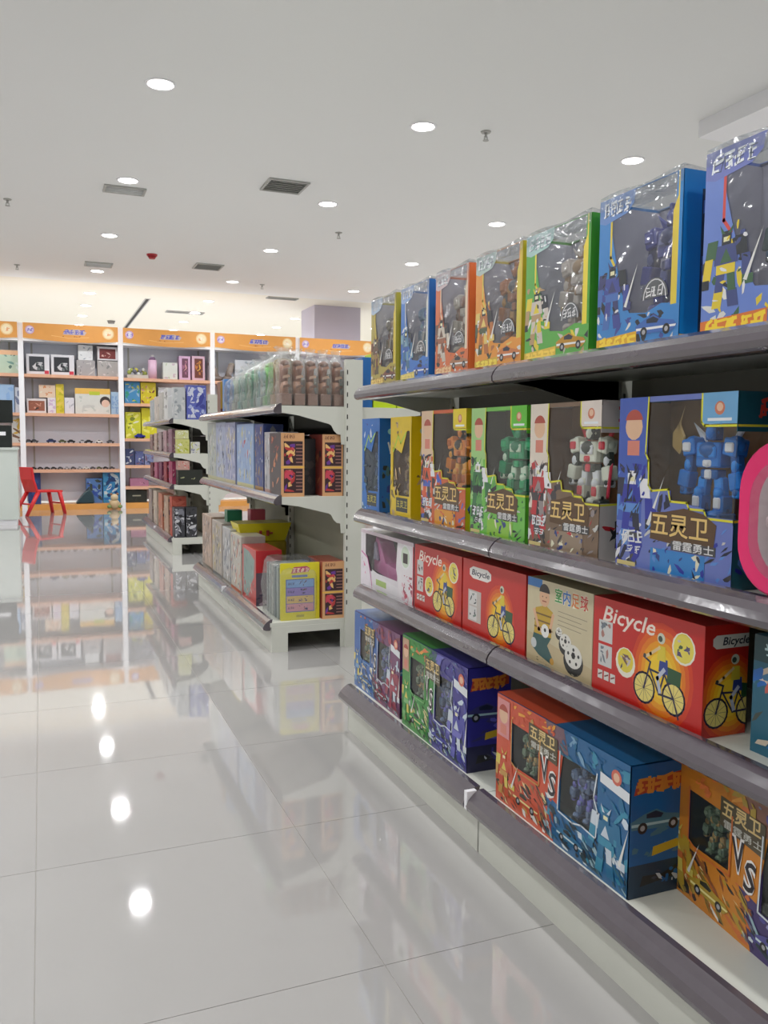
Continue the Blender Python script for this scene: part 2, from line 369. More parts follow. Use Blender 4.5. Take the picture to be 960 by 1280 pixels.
# ---------------------------------------------------------------- gondola shelving
XC = 1.32     # centre line of all gondolas
def rail_mb(xe, zt, ya, yb, big=False, side=1):
    P = [(0, .010), (-.010, .009), (-.022, .002), (-.032, -.009), (-.037, -.020), (-.036, -.030), (-.030, -.0345), (-.024, -.036), (0, -.036)] if not big else \
        [(.012, .016), (0, .015), (-.014, .006), (-.026, -.006), (-.033, -.020), (-.030, -.030), (-.020, -.034), (.0, -.034)]
    b = MB(); poly = [(xe+side*u, zt+v) for u, v in P]
    b.prism(poly if side > 0 else poly[::-1], 1, ya, yb, smooth=False)
    return b
def shelf(root, zt, xf, ya, yb, side=1, rail=True, depth_to=None, thick=.022, bracket=True, braces=True):
    """one shelf level of one unit, xf front edge, reaching to the posts"""
    xb = XC-side*.035; b = MB(); x0, x1 = sorted((xf, xb)); b.box(x0, ya+.002, zt-thick, x1, yb-.002, zt)
    s = b.build('shelf', METAL, root)
    if rail: rail_mb(xf, zt, ya+.002, yb-.004, side=side).build('price_rail', RAIL, s)
    L = abs(xb-xf)
    pr = [(0, -.001), (0, -thick-.010), (.25, -thick-.02), (.74, -.075), (.78, -.082), (.82, -.105), (.87, -.120), (.93, -.124), (.94, -.17), (1.0, -.17), (1, -.001)]
    for y in (ya-.0015, yb-.0015):
        b = MB(); b.prism([(xf+side*u*L, zt+v) for u, v in pr], 1, y, y+.003); b.build('bracket', METAL, s)
def gondola(label, yn, yf, levels, zpost, unit=.9, xf=.972, xbase=.915, far_side=True, basez=.14, opening=False):
    root = empty('gondola_shelving', (0, 0, 0)); root.location = (XC, yn, 0); tag(root, label, 'shelf', 'white gondola shelving units')
    R = MB
    def B(name, mb, m=METAL, par=None):
        mb.v = [(x-XC, y-yn, z) for x, y, z in mb.v]; return mb.build(name, m, par or root)
    ys = [yn]
    while ys[-1]+unit < yf-.05: ys.append(ys[-1]+unit)
    ys.append(yf)
    for y in ys:
        b = MB(); b.box(XC-.04, y-.015, 0, XC+.04, y+.015, zpost); B('post', b)
        b = MB(); z = .2
        while z < zpost-.05:
            b.box(XC-.036, y-.0158, z, XC-.031, y-.0148, z+.02); z += .05
        tag(B('slots', b, DARK), kind='stuff')
    for ya, yb in zip(ys, ys[1:]):
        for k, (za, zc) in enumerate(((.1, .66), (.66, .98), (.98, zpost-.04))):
            b = MB(); b.box(XC-.012, ya+.015, za+.002, XC+.012, yb-.015, zc-.002); B('back_panel', b, PANEL if k == 0 else PANEL_SHADED)  # upper segments get the shelf shade as a darker colour
        for zt in levels:
            for side in ((1, -1) if far_side else (1,)):
                x_f = xf if side > 0 else 2*XC-xf
                # build in world then shift
                xb = XC-side*.04; b = MB(); x0, x1 = sorted((x_f, xb)); b.box(x0, ya+.002, zt-.022, x1, yb-.002, zt); s = B('shelf', b)
                b = rail_mb(x_f, zt, ya+.002, yb-.004, side=side); B('price_rail', b, RAIL, s)
                L = abs(xb-x_f)
                pr = [(0, -.001), (0, -.032), (.25, -.042), (.74, -.078), (.78, -.085), (.82, -.108), (.87, -.122), (.93, -.126), (.94, -.17), (1.0, -.17), (1, -.001)]
                for y in (ya-.0015, yb-.0015):
                    b = MB(); b.prism([(x_f+side*u*L, zt+v) for u, v in pr], 1, y, y+.003); B('bracket', b, METAL, s)
        for side in ((1, -1) if far_side else (1,)):
            x_f = xbase if side > 0 else 2*XC-xbase; x0, x1 = sorted((x_f, XC-side*.04))
            b = MB(); b.box(x0, ya+.001, basez-.02, x1, yb-.001, basez); s = B('base_shelf', b)
            b = rail_mb(x_f, basez, ya+.003, yb-.012, big=True, side=side); B('price_rail', b, RAIL, s)
            if side > 0 and ya > yn: b = MB(); b.box(x_f-.03, ya-.011, basez-.03, x_f-.004, ya+.002, basez+.013, (225, 225, 225)); B('rail_clip', b, WHITE, s)
            b = MB(); xk = x_f+side*.006; b.box(min(xk, xk+side*.012), ya+.0015, 0, max(xk, xk+side*.012), yb-.0015, basez-.02); B('kick_panel', b)
            for y in (ya, yb-.0025):
                b = MB(); xe = XC-side*.04; q = [(xk, 0), (xk+side*.075, 0), (xk+side*.075, .085), (xe-side*.02, .085), (xe-side*.02, 0), (xe, 0), (xe, basez-.02), (xk, basez-.02)]
                b.prism(q if side > 0 else q[::-1], 1, y-.002, y+.0005); B('base_bracket', b)
    return root
gondola('white gondola nearest on the right, full of boxed robots and bicycles', -1.93+.0, 2.57, [1.12, .725, .475], 1.30, xf=.972)
gondola('white gondola in mid aisle with bagged toys along its top shelf', 3.63, 5.53, [1.105, .700], 1.317, unit=.95, xf=.985, xbase=.93, basez=.135)
gondola('farthest white gondola, five narrow levels, behind the bagged toys', 7.03, 8.93, [1.113, .835, .575], 1.32, unit=.95, xf=1.0, xbase=.975, basez=.14)

# ---------------------------------------------------------------- boxed robots (near gondola)
def window_box(w_, d, h, front_open, side_open, color, inner, root, side_col=None, film_top=False, film=None):
    """carton shell with real openings in the front and the right side"""
    b = MB(); sc = side_col or color
    def cells(op, fc, c):
        us = sorted({0, 1, *[q[0] for q in op], *[q[2] for q in op]}); vs = sorted({0, 1, *[q[1] for q in op], *[q[3] for q in op]})
        for u0, u1 in zip(us, us[1:]):
            for v0, v1 in zip(vs, vs[1:]):
                cu = (u0+u1)/2; cv = (v0+v1)/2
                if any(q[0] < cu < q[2] and q[1] < cv < q[3] for q in op): continue
                if fc == 'front': b.box(u0*w_, 0, v0*h, u1*w_, .0015, v1*h, c)
                else: b.box(w_-.0015, u0*d, v0*h, w_, u1*d, v1*h, c)
    cells(front_open, 'front', color); cells(side_open, 'right', sc)
    b.box(0, .0015, 0, .0015, d, h, sc); b.box(.0015, .0015, 0, w_-.0015, d, .0015, color); b.box(.0015, .0015 if not film_top else d-.012, h-.0015, w_-.0015, d, h, color); b.box(.0015, d-.0015, .0015, w_-.0015, d, h-.0015, color)
    b.build('carton', CARD, root)
    b = MB(); t = .002; b.box(.002, d-.006, .003, w_-.003, d-.003, h-.003, inner); b.box(.002, .004, .002, w_-.003, d-.006, .006, inner); b.box(.002, .004, .006, .004, d-.006, h-.006, inner)
    b.build('inner_tray', TOY, root)
    b = MB()
    for q in front_open:
        b = MB(); b.face([(q[0]*w_, .0012, q[1]*h), (q[2]*w_, .0012, q[1]*h), (q[2]*w_, .0012, q[3]*h), (q[0]*w_, .0012, q[3]*h)]); b.build('film_window', film or FILM, root)
    b = MB()
    for q in side_open: b.face([(w_-.0012, q[0]*d, q[1]*h), (w_-.0012, q[2]*d, q[1]*h), (w_-.0012, q[2]*d, q[3]*h), (w_-.0012, q[0]*d, q[3]*h)])
    if b.f: b.build('side_window', film or FILM, root); b = MB()
    if film_top: b.face([(.0015, .0015, h-.001), (w_-.0015, .0015, h-.001), (w_-.0015, d-.012, h-.001), (.0015, d-.012, h-.001)])
    if b.f: b.build('top_window', film or FILM, root)
def robot(root, x, y, z, H, pal, rng, wide=1.0, extra=None):
    """toy robot figure standing at x,y,z of height H"""
    a, b_, c, d = (pal*4)[:4]; m = MB(); W = H*wide
    def B(x0, x1, y0, y1, z0, z1, cc, rot=None):
        if rot:
            cx, cz = (x0+x1)/2, (z0+z1)/2
            Mx = Matrix.Translation((x+cx*W, y, z+cz*H)) @ Matrix.Rotation(rot, 4, 'Y')
            m.box((x0-cx)*W, y0*H, (z0-cz)*H, (x1-cx)*W, y1*H, (z1-cz)*H, cc, Mx)
        else: m.box(x+x0*W, y+y0*H, z+z0*H, x+x1*W, y+y1*H, z+z1*H, cc)
    for s in (-1, 1):
        def S(x0, x1, *q, rot=None):
            lo, hi = sorted((s*x0, s*x1)); B(lo, hi, *q, rot=(s*rot if rot else None))
        S(.06, .24, -.14, .10, 0, .08, b_); S(.08, .22, -.08, .07, .08, .26, a); S(.10, .20, -.10, -.07, .12, .24, d)
        S(.06, .18, -.05, .05, .24, .44, c, rot=-.14); S(.07, .19, -.07, -.04, .26, .34, a)
        S(.20, .38, -.09, .09, .66, .84, a, rot=.2); S(.24, .36, -.11, -.08, .70, .80, d); S(.27, .38, -.05, .05, .48, .68, b_, rot=-.12)
        S(.28, .44, -.08, .06, .32, .50, a, rot=-.2); S(.32, .42, -.07, .05, .24, .33, c)
        m.tube((x+s*.2*W, y, z+.75*H), (x+s*.32*W, y, z+.75*H), .05*H, .05*H, 8, b_)
        m.prism([(x+s*.16*W, z+.78*H), (x+s*.28*W, z+.84*H), (x+s*.40*W, z+1.02*H), (x+s*.22*W, z+.90*H)][::s], 1, y+.06*H, y+.09*H, d)
    for s in (-1, 1):
        m.ball((x+s*.30*W, y, z+.77*H), .105*W, .10*H, .10*H, a, 10, 6); m.ball((x+s*.33*W, y-.02*H, z+.56*H), .06*W, .06*H, .07*H, c, 8, 5); m.ball((x+s*.37*W, y-.02*H, z+.30*H), .065*W, .07*H, .06*H, b_, 8, 5)
        m.ball((x+s*.14*W, y-.05*H, z+.28*H), .065*W, .06*H, .06*H, c, 8, 5); m.ball((x+s*.15*W, y-.10*H, z+.06*H), .085*W, .09*H, .055*H, a, 8, 5); m.tube((x+s*.15*W, y, z+.08*H), (x+s*.14*W, y, z+.24*H), .085*H, .06*H, 8, b_)
    m.ball((x, y-.07*H, z+.72*H), .14*W, .07*H, .09*H, b_, 10, 6); m.ball((x, y-.02*H, z+.90*H), .075*W, .085*H, .085*H, a, 10, 6)
    B(-.12, .12, -.07, .07, .42, .52, b_); B(-.05, .05, -.09, -.06, .42, .52, d); B(-.17, .17, -.09, .08, .54, .80, a); B(-.13, -.02, -.115, -.09, .64, .76, c); B(.02, .13, -.115, -.09, .64, .76, c)
    B(-.06, .06, -.10, -.08, .55, .62, d); B(-.07, .07, -.07, .06, .82, .96, b_); B(-.05, .05, -.085, -.06, .87, .91, (240, 235, 170)); B(-.02, .02, -.08, .02, .96, 1.03, d)
    m.prism([(x-.07*W, z+.94*H), (x-.04*W, z+.94*H), (x-.11*W, z+1.05*H)], 1, y-.02*H, y+.02*H, c); m.prism([(x+.04*W, z+.94*H), (x+.07*W, z+.94*H), (x+.11*W, z+1.05*H)], 1, y-.02*H, y+.02*H, c)
    m.ball((x, y-.09*H, z+.58*H), .04*H, .03*H, .04*H, d)
    if extra == 'sword': m.prism([(x+.40*W, z+.1*H), (x+.46*W, z+.12*H), (x+.52*W, z+.55*H), (x+.46*W, z+.5*H)], 1, y-.1*H, y-.07*H, (214, 40, 70))
    if extra == 'key': m.prism([(x-.62*W, z+.75*H), (x-.5*W, z+.66*H), (x-.42*W, z+.86*H), (x-.5*W, z+1.0*H), (x-.44*W, z+1.2*H), (x-.52*W, z+1.02*H), (x-.62*W, z+.9*H)], 1, y-.02*H, y+.01*H, (216, 180, 110))
    o = m.build('robot_figure', TOY, root, bevel=.0025); return o
def strokes(A, fc, u0, v0, u1, v1, n, c, rng, bg=None, wd=.16, slant=.15):
    """illegible logo lettering: a run of stroke groups"""
    for i in range(n):
        a = u0+(u1-u0)*i/n; e = u0+(u1-u0)*(i+.86)/n; H = v1-v0; w_ = H*wd
        for k in range(5):
            if k % 2: x = rng.uniform(a, e); p0 = (x, v0+H*rng.uniform(0, .3)); p1 = (x+rng.uniform(-.3, .3)*(e-a), v0+H*rng.uniform(.6, 1))
            else: y = v0+H*(.08+.21*k); p0 = (a+rng.uniform(0, .4)*(e-a), y); p1 = (e-rng.uniform(0, .4)*(e-a), y+H*rng.uniform(-.08, .16))
            A.line(fc, [(p0[0]+slant*(p0[1]-v0), p0[1]), (p1[0]+slant*(p1[1]-v0), p1[1])], w_*rng.uniform(.7, 1.2), c)
def top_row_box(yl, w_, d, h, main, sidec, frame2, pal, label, seed, banner, fig_extra=None, inner=(190, 186, 200), xf=.995, zb=1.12, logo=(170, 190, 214), figpal=None):
    rng = random.Random(seed); root = empty('robot_toy_box', (xf, yl, zb), R90); tag(root, label, 'toy box', 'boxed robots on the top shelf')
    window_box(w_, d, h, [(.10, .20, .93, .995)], [], main, inner, root, sidec, True, FILM2)
    robot(root, w_*.62, d*.42, h*.22, h*.66, figpal or pal, rng, wide=.9)
    A = Art(w_, d, h); f = 'front'
    A.poly(f, [(0, 0), (1, 0), (1, .24), (.8, .26), (.62, .22), (.42, .24), (.3, .4), (.22, .62), (.16, .8), (.16, 1), (0, 1)], main)
    A.poly(f, [(.9, .24), (1, .24), (1, 1), (.95, 1), (.95, .86), (.9, .78)], frame2)
    A.poly(f, [(.965, .24), (1, .24), (1, 1), (.965, 1)], sidec)
    A.line(f, [(.16, .85), (.16, .62), (.22, .55)], .02, frame2)
    A.blobs(f, 0, .02, .99, .22, pal+[main, (40, 44, 52), (220, 220, 215)], 26, .035, rng)
    # badge with logo, top left corner
    A.poly(f, [(.0, .86), (.08, .84), (.36, .87), (.44, .92), (.46, 1), (0, 1)], logo); strokes(A, f, .05, .885, .40, .97, 4, (240, 244, 248), rng); strokes(A, f, .055, .88, .40, .96, 4, (52, 66, 92), rng, wd=.07)
    # printed robot lower left
    A.blobs(f, .0, .2, .34, .6, pal+[(230, 230, 225), (34, 40, 46)], 12, .035, rng); A.bot(f, .19, .16, .42, pal+[(36, 42, 50)], rng)
    A.blobs(f, .05, .2, .36, .55, [(30, 34, 38), (225, 225, 228)]+pal, 12, .018, rng)
    # arch badge in window
    A.disc(f, .72, .30, .12, (90, 92, 96), 12, None, 0, 3.1416)
    A.line(f, [(.72+.10/A.asp(f)*math.cos(t*.314), .30+.11*math.sin(t*.314)) for t in range(11)], .008, (225, 225, 228)); strokes(A, f, .62, .31, .82, .37, 3, (228, 228, 230), rng, wd=.12, slant=0)
    # vehicle at lower right and title block
    A.racer(f, .74, .10, .16, [banner[2], (30, 40, 60), (235, 235, 235)])
    A.poly(f, [(.0, .0), (.52, .0), (.52, .12), (0, .10)], banner[0]); strokes(A, f, .03, .015, .5, .095, 5, banner[1], rng, wd=.26)
    r = 'right'; A.rect(r, 0, 0, 1, 1, sidec); A.rect(r, .27, .02, .98, .9, (34, 52, 70)); A.blobs(r, .29, .05, .98, .88, pal+[(36, 46, 60), (24, 60, 80)], 30, .05, rng); A.rect(r, .0, .0, 1, .06, banner[0])
    A.build('printed_design', CARD, root)
    # loose transparent shrink film over the top edge
    b = MB(); n = 8
    for i in range(n):
        u0 = w_*i/n; u1 = w_*(i+1)/n; z0 = h+.004+.006*rng.random(); z1 = h+.004+.006*rng.random()
        if i == 0: zp = z0
        b.face([(u0, -.002, h-.02), (u1, -.002, h-.02), (u1, .0, h+.006+.003*math.sin(i+1)), (u0, .0, h+.006+.003*math.sin(i))]); b.face([(u0, 0, h+.006+.003*math.sin(i)), (u1, 0, h+.006+.003*math.sin(i+1)), (u1, d*.6, h+.002), (u0, d*.6, h+.002)])
    b.build('shrink_film', WRAP, root)
    return root
OY = ((222, 160, 60), (250, 214, 60))
top_row_box(2.568, .205, .10, .277, (172, 156, 74), (188, 176, 60), (214, 190, 60), [(96, 84, 66), (150, 120, 74), (110, 60, 50)], 'olive and yellow robot box at the far left end of the top shelf', 1, ((196, 156, 80), (236, 210, 120), (120, 70, 60)))
top_row_box(2.325, .195, .11, .277, (60, 120, 200), (26, 108, 186), (206, 206, 200), [(70, 116, 150), (48, 92, 170), (120, 160, 180)], 'bright blue robot box, second from the far left of the top shelf', 2, ((206, 190, 110), (236, 214, 120), (50, 100, 190)), logo=(150, 176, 220))
top_row_box(2.088, .19, .10, .277, (214, 112, 66), (218, 110, 66), (222, 204, 180), [(200, 190, 176), (150, 96, 74), (110, 78, 66)], 'orange-red robot box with silver figure between blue and amber boxes', 3, ((216, 150, 110), (236, 200, 150), (170, 120, 90)), logo=(206, 186, 190))
top_row_box(1.861, .215, .10, .277, (226, 150, 60), (216, 190, 54), (214, 196, 80), [(176, 108, 60), (72, 84, 60), (222, 196, 110)], 'amber robot box with white arch badge, fourth on the top shelf', 4, ((206, 168, 50), (240, 216, 80), (200, 120, 70)), logo=(178, 196, 190), figpal=[(180, 110, 60), (90, 90, 96), (200, 150, 80)])
top_row_box(1.630, .235, .12, .277, (92, 172, 74), (70, 160, 40), (236, 214, 60), [(206, 196, 186), (180, 150, 110), (226, 204, 60)], 'green robot box with a cream beast robot in its window', 5, ((226, 190, 70), (250, 214, 90), (190, 140, 40)), logo=(170, 204, 200), figpal=[(214, 200, 190), (176, 140, 100), (226, 214, 204)])
top_row_box(1.368, .225, .145, .287, (56, 132, 200), (12, 128, 200), (226, 200, 60), [(62, 74, 150), (70, 110, 180), (56, 60, 110)], 'large sky-blue box with a dark blue robot, top shelf right', 6, ((226, 170, 40), (250, 214, 60), (60, 104, 180)), logo=(104, 140, 200), figpal=[(70, 76, 160), (48, 54, 110), (110, 116, 170)])
top_row_box(1.092, .262, .12, .292, (104, 132, 206), (60, 100, 190), (208, 66, 56), [(62, 74, 130), (226, 200, 50), (60, 100, 66)], 'blue robot box cut by the right picture edge on the top shelf', 7, ((222, 120, 50), (250, 214, 50), (110, 116, 180)), logo=(110, 120, 190), figpal=[(60, 90, 90), (70, 110, 140), (40, 60, 70)])

def guard_box(yl, w_, d, h, main, strip, inner, pal, label, seed, sub, figpal, extra=None, sidecol=None, xf=.99, zb=.725, wide=.95, badge=None, sidebot=None):
    rng = random.Random(seed); root = empty('robot_toy_box', (xf, yl, zb), R90); tag(root, label, 'toy box', 'boxed robots on the second shelf')
    sc = sidecol or main; YL = (222, 218, 50)
    inner = tuple(min(255, int(c*1.5)) for c in inner); figpal = [tuple(min(255, int(c*1.15)+8) for c in q) for q in figpal]
    window_box(w_, d, h, [(.27, .36, 1, .97)], [(.0, .36, .85, .80)], main, inner, root, sc, True)
    robot(root, w_*.66, d*.40, h*.33, h*.52, figpal, rng, wide=wide, extra=extra)
    A = Art(w_, d, h); f = 'front'; r = 'right'
    A.rect(f, 0, 0, .28, 1, strip); A.rect(f, .0, 0, 1, .28, main)
    A.poly(f, [(.24, 0), (1, 0), (1, .33), (.78, .36), (.78, .40), (.5, .43), (.5, .48), (.32, .48), (.28, .6), (.24, .6)], main)
    A.portrait(f, .03, .64, .26, .97, strip); A.blobs(f, 0, .04, .27, .62, pal+[(30, 32, 40), (232, 232, 235)], 30, .045, rng); A.bot(f, .14, .14, .46, pal+[(236, 236, 240)], rng)
    A.blobs(f, 0, .03, .27, .25, [(30, 30, 36), (70, 70, 76), (226, 226, 230)]+pal[:1], 14, .035, rng)
    A.blobs(f, .27, .3, .5, .46, pal+[(34, 30, 44)], 8, .04, rng)
    A.blobs(f, .28, .02, 1, .33, pal+[(36, 34, 40), (200, 200, 196), main], 50, .022, rng, .5, 4); A.blobs(f, 0, .3, .27, .6, pal+[(36, 36, 44)], 20, .018, rng, 1.2, 4)
    # window outline
    A.line(f, [(.28, 1), (.265, .68), (.295, .64), (.30, .50), (.33, .47), (.48, .485), (.50, .42), (.64, .42), (.66, .39), (.78, .39), (.80, .35), (1, .35)], .012, YL)
    A.poly(f, [(.74, .84), (1, .84), (1, 1), (.74, 1)], badge or main); A.line(f, [(.735, 1), (.735, .85), (.76, .83), (1, .83)], .012, YL)
    A.disc(f, .87, .92, .035, (206, 120, 90)); A.disc(f, .87, .925, .022, (232, 190, 160)); A.rect(f, .78, .855, .96, .87, (230, 236, 240))
    # logo
    u = .56
    A.poly(f, [(.33, .20), (.86, .17), (.88, .32), (.78, .37), (.62, .39), (.46, .36), (.34, .35)], (88, 60, 30))
    A.text(f, '五灵卫', u+.02, .28, .135, (230, 196, 120), outline=(70, 44, 20), off=.012, maxw=.48, oc=.03)
    A.rect(f, .52, .155, .88, .205, (70, 70, 74)); A.text(f, '雷霆勇士', .70, .18, .055, (226, 226, 226), maxw=.33, off=.01)
    A.rect(f, .34, .02, .80, .15, sub); A.blobs(f, .34, .02, .80, .15, pal+[(230, 226, 200), (40, 60, 130)], 18, .022, rng)
    strokes(A, f, .05, .16, .27, .23, 3, (228, 230, 234), rng, wd=.16); strokes(A, f, .1, .1, .25, .14, 2, (228, 230, 234), rng, wd=.16)
    A.rect(f, .02, .02, .2, .045, (222, 204, 140))
    # side
    A.rect(r, 0, .80, 1, 1, sidebot or sc); A.rect(r, 0, 0, 1, .36, sc); A.line(r, [(0, .83), (.6, .83), (.86, .76), (.86, .4), (.7, .36), (0, .35)], .012, YL)
    A.text(r, 'Super', .6, .92, .09, (214, 70, 50), shear=.1, maxw=.6) if False else strokes(A, r, .35, .87, .95, .96, 4, (214, 70, 50), rng, wd=.2)
    A.blobs(r, .05, .04, .95, .3, pal+[(40, 40, 44)], 12, .05, rng)
    A.build('printed_design', CARD, root)
    return root
def slim_box(yl, w_, d, h, main, dark, pal, label, seed, figpal, xf=.99, zb=.725):
    rng = random.Random(seed); root = empty('robot_toy_box', (xf, yl, zb), R90); tag(root, label, 'toy box', 'boxed robots on the second shelf')
    window_box(w_, d, h, [(.12, .22, .92, .86)], [], main, dark, root, main, True); robot(root, w_*.5, d*.5, h*.22, h*.5, figpal, rng, wide=.7)
    A = Art(w_, d, h); f = 'front'
    A.poly(f, [(0, .72), (.3, .68), (.55, .64), (.8, .86), (1, .9), (1, 1), (0, 1)], main); A.poly(f, [(.0, .3), (.2, .3), (.3, .15), (1, .12), (1, 0), (0, 0)], main)
    A.blobs(f, .02, .02, .5, .5, pal, 20, .035, rng); A.blobs(f, .1, .66, .6, .95, pal, 8, .03, rng)
    A.line(f, [(.15, .66), (.38, .82), (.5, .74), (.75, .84)], .02, (170, 206, 60)); A.rect(f, .3, .06, .85, .2, (34, 40, 40)); A.text(f, '五灵卫', .57, .13, .08, (222, 206, 80), maxw=.5)
    r = 'right'; A.rect(r, 0, 0, 1, 1, main); strokes(A, r, .3, .62, .7, .78, 1, (230, 235, 235), rng, wd=.12); A.blobs(r, .1, .05, .9, .5, pal+[main], 18, .04, rng); A.disc(r, .4, .86, .03, (150, 210, 210))
    A.build('printed_design', CARD, root)
slim_box(2.632, .155, .09, .30, (20, 104, 186), (96, 124, 150), [(30, 60, 150), (210, 220, 225), (24, 40, 52), (60, 110, 130)], 'narrow blue box with a steel-blue robot, far left of second shelf', 11, [(60, 100, 150), (40, 70, 96), (120, 150, 170)])
slim_box(2.385, .155, .09, .30, (222, 190, 20), (170, 136, 124), [(210, 180, 60), (120, 100, 60), (190, 160, 120), (60, 50, 30)], 'narrow yellow box with a pale robot beside the blue one', 12, [(180, 150, 120), (206, 176, 90), (120, 90, 80)])
guard_box(2.160, .270, .10, .312, (206, 92, 44), (222, 190, 160), (96, 76, 66), [(216, 90, 50), (70, 96, 190), (60, 50, 50)], 'orange box with an orange and black robot on the second shelf', 13, (220, 150, 40), [(224, 126, 40), (50, 40, 36), (240, 150, 50), (180, 90, 30)], badge=(232, 206, 30), sidecol=(222, 200, 40), wide=1.1)
guard_box(1.863, .258, .10, .31, (110, 190, 74), (160, 206, 130), (70, 66, 54), [(40, 110, 60), (30, 40, 44), (90, 160, 80)], 'green box with a green robot, middle of the second shelf', 14, (140, 196, 60), [(24, 140, 90), (16, 110, 70), (200, 220, 190), (30, 160, 100)], badge=(90, 190, 40), sidecol=(90, 190, 40), wide=1.15)
guard_box(1.590, .252, .11, .31, (120, 96, 76), (226, 214, 200), (112, 78, 48), [(190, 40, 50), (60, 54, 60), (150, 140, 140)], 'beige box with a white and black robot holding a red blade', 15, (150, 130, 110), [(226, 216, 196), (60, 64, 56), (236, 230, 220), (206, 60, 70)], extra='sword', badge=(226, 214, 204), sidecol=(206, 196, 196), wide=1.0)
guard_box(1.284, .285, .12, .31, (104, 120, 190), (60, 90, 180), (110, 82, 50), [(40, 50, 160), (90, 140, 210), (28, 32, 60)], 'blue box with a large bright blue robot, second shelf right', 16, (50, 130, 200), [(20, 110, 190), (16, 84, 150), (30, 130, 210), (220, 232, 236)], extra='key', badge=(110, 170, 214), sidecol=(32, 96, 110), wide=1.0, sidebot=(24, 84, 96))
guard_box(.90, .28, .12, .31, (104, 120, 190), (60, 90, 180), (110, 82, 50), [(40, 50, 160), (90, 140, 210), (28, 32, 60)], 'boxed robot outside the right picture edge, behind the pink case', 17, (50, 130, 200), [(120, 60, 160), (60, 40, 100), (150, 90, 190), (220, 232, 236)], badge=(110, 170, 214), xf=1.01)

# pink rounded carry case leaning at the front of the second shelf
def rrect(w_, h, r, n=6):
    P = []
    for cx, cy, a in ((w_-r, r, -math.pi/2), (w_-r, h-r, 0), (r, h-r, math.pi/2), (r, r, math.pi)):
        for i in range(n+1): t = a+math.pi/2*i/n; P.append((cx+r*math.cos(t), cy+r*math.sin(t)))
    return P
root = empty('carry_case', (.962, .965, .735), R90); tag(root, 'rounded hot-pink plastic case with clear front at the right picture edge', 'case')
W_, H_ = .27, .225
b = MB(); b.prism(rrect(W_, H_, .075, 8), 1, .0, .05, (232, 40, 110), smooth=True); b.build('shell', TOY, root, .004)
b = MB(); b.prism([(x+.045, z+.03) for x, z in rrect(W_-.09, H_-.06, .06, 8)], 1, -.004, .001, (206, 176, 176)); ins = b.build('tray', TOY, root)
b = MB(); rng = random.Random(5)
for k in range(14): b.ball((.08+rng.random()*(W_-.16), -.006, .06+rng.random()*(H_-.12)), .014+.01*rng.random(), .006, .016, [(226, 90, 120), (206, 40, 70), (236, 200, 200), (170, 60, 100)][k % 4], 8, 5)
b.build('trinkets', TOY, root)
b = MB(); b.prism([(x+.042, z+.026) for x, z in rrect(W_-.084, H_-.052, .06, 8)], 1, -.019, -.017); b.build('clear_cover', FILM, root)
b = MB(); b.prism([(x+.085, z+H_-.014) for x, z in rrect(.10, .05, .02, 4)][::1], 1, .012, .036, (232, 40, 110)); b.build('handle', TOY, root)

# ---------------------------------------------------------------- third shelf
RED = (196, 34, 28)
def cyclist(A, fc, u, v, h, rng):
    """printed riding figure on a bicycle"""
    Aa = A.asp(fc); K = (40, 36, 70)
    def q(x, y): return (u+x*h/Aa, v+y*h)
    for cx in (-.34, .36):
        A.disc(fc, *q(cx, .26), .25*h, (232, 214, 120), 18); A.ring(fc, *q(cx, .26), .25*h, .036*h, K, 18)
        for k in range(6): a = k*.5236; A.line(fc, [q(cx-.24*math.cos(a), .26-.24*math.sin(a)), q(cx+.24*math.cos(a), .26+.24*math.sin(a))], .008*h, (120, 110, 90))
    for a_, b2 in (((-.34, .26), (-.2, .72)), ((-.22, .62), (.02, .25)), ((.02, .25), (.14, .62)), ((-.22, .6), (.14, .58)), ((.02, .25), (.36, .26)), ((.14, .6), (.36, .26)), ((-.2, .72), (-.36, .78)), ((.36, .26), (.48, -.02))): A.line(fc, [q(*a_), q(*b2)], .035*h, K)
    A.poly(fc, [q(.2, .5), q(.5, .48), q(.52, .72), (q(.2, .74))], (40, 84, 50)); A.poly(fc, [q(.0, .62), q(.22, .6), q(.2, .84), (q(.02, .84))], (46, 64, 140))
    A.line(fc, [q(.12, .66), q(-.02, .5), q(.04, .3)], .07*h, (190, 196, 214)); A.poly(fc, [q(-.04, .8), q(.16, .8), q(.14, 1.04), q(-.02, 1.04)], (224, 200, 60))
    A.line(fc, [q(.0, 1.0), q(-.2, .86), q(-.3, .8)], .05*h, (228, 200, 150)); A.disc(fc, *q(.04, 1.16), .09*h, (206, 210, 190)); A.disc(fc, *q(.02, 1.15), .05*h, (60, 74, 60))
    A.disc(fc, *q(-.34, .8), .035*h, (60, 60, 60))
def glow(A, fc, u, v, r, cols):
    for k, c in enumerate(cols): A.disc(fc, u, v, r*(1-.115*k), c, 20, r*(1-.115*k)/A.asp(fc)*.85)
SUN = [(212, 62, 24), (222, 92, 22), (230, 124, 20), (236, 156, 22), (240, 184, 30), (244, 204, 50)]
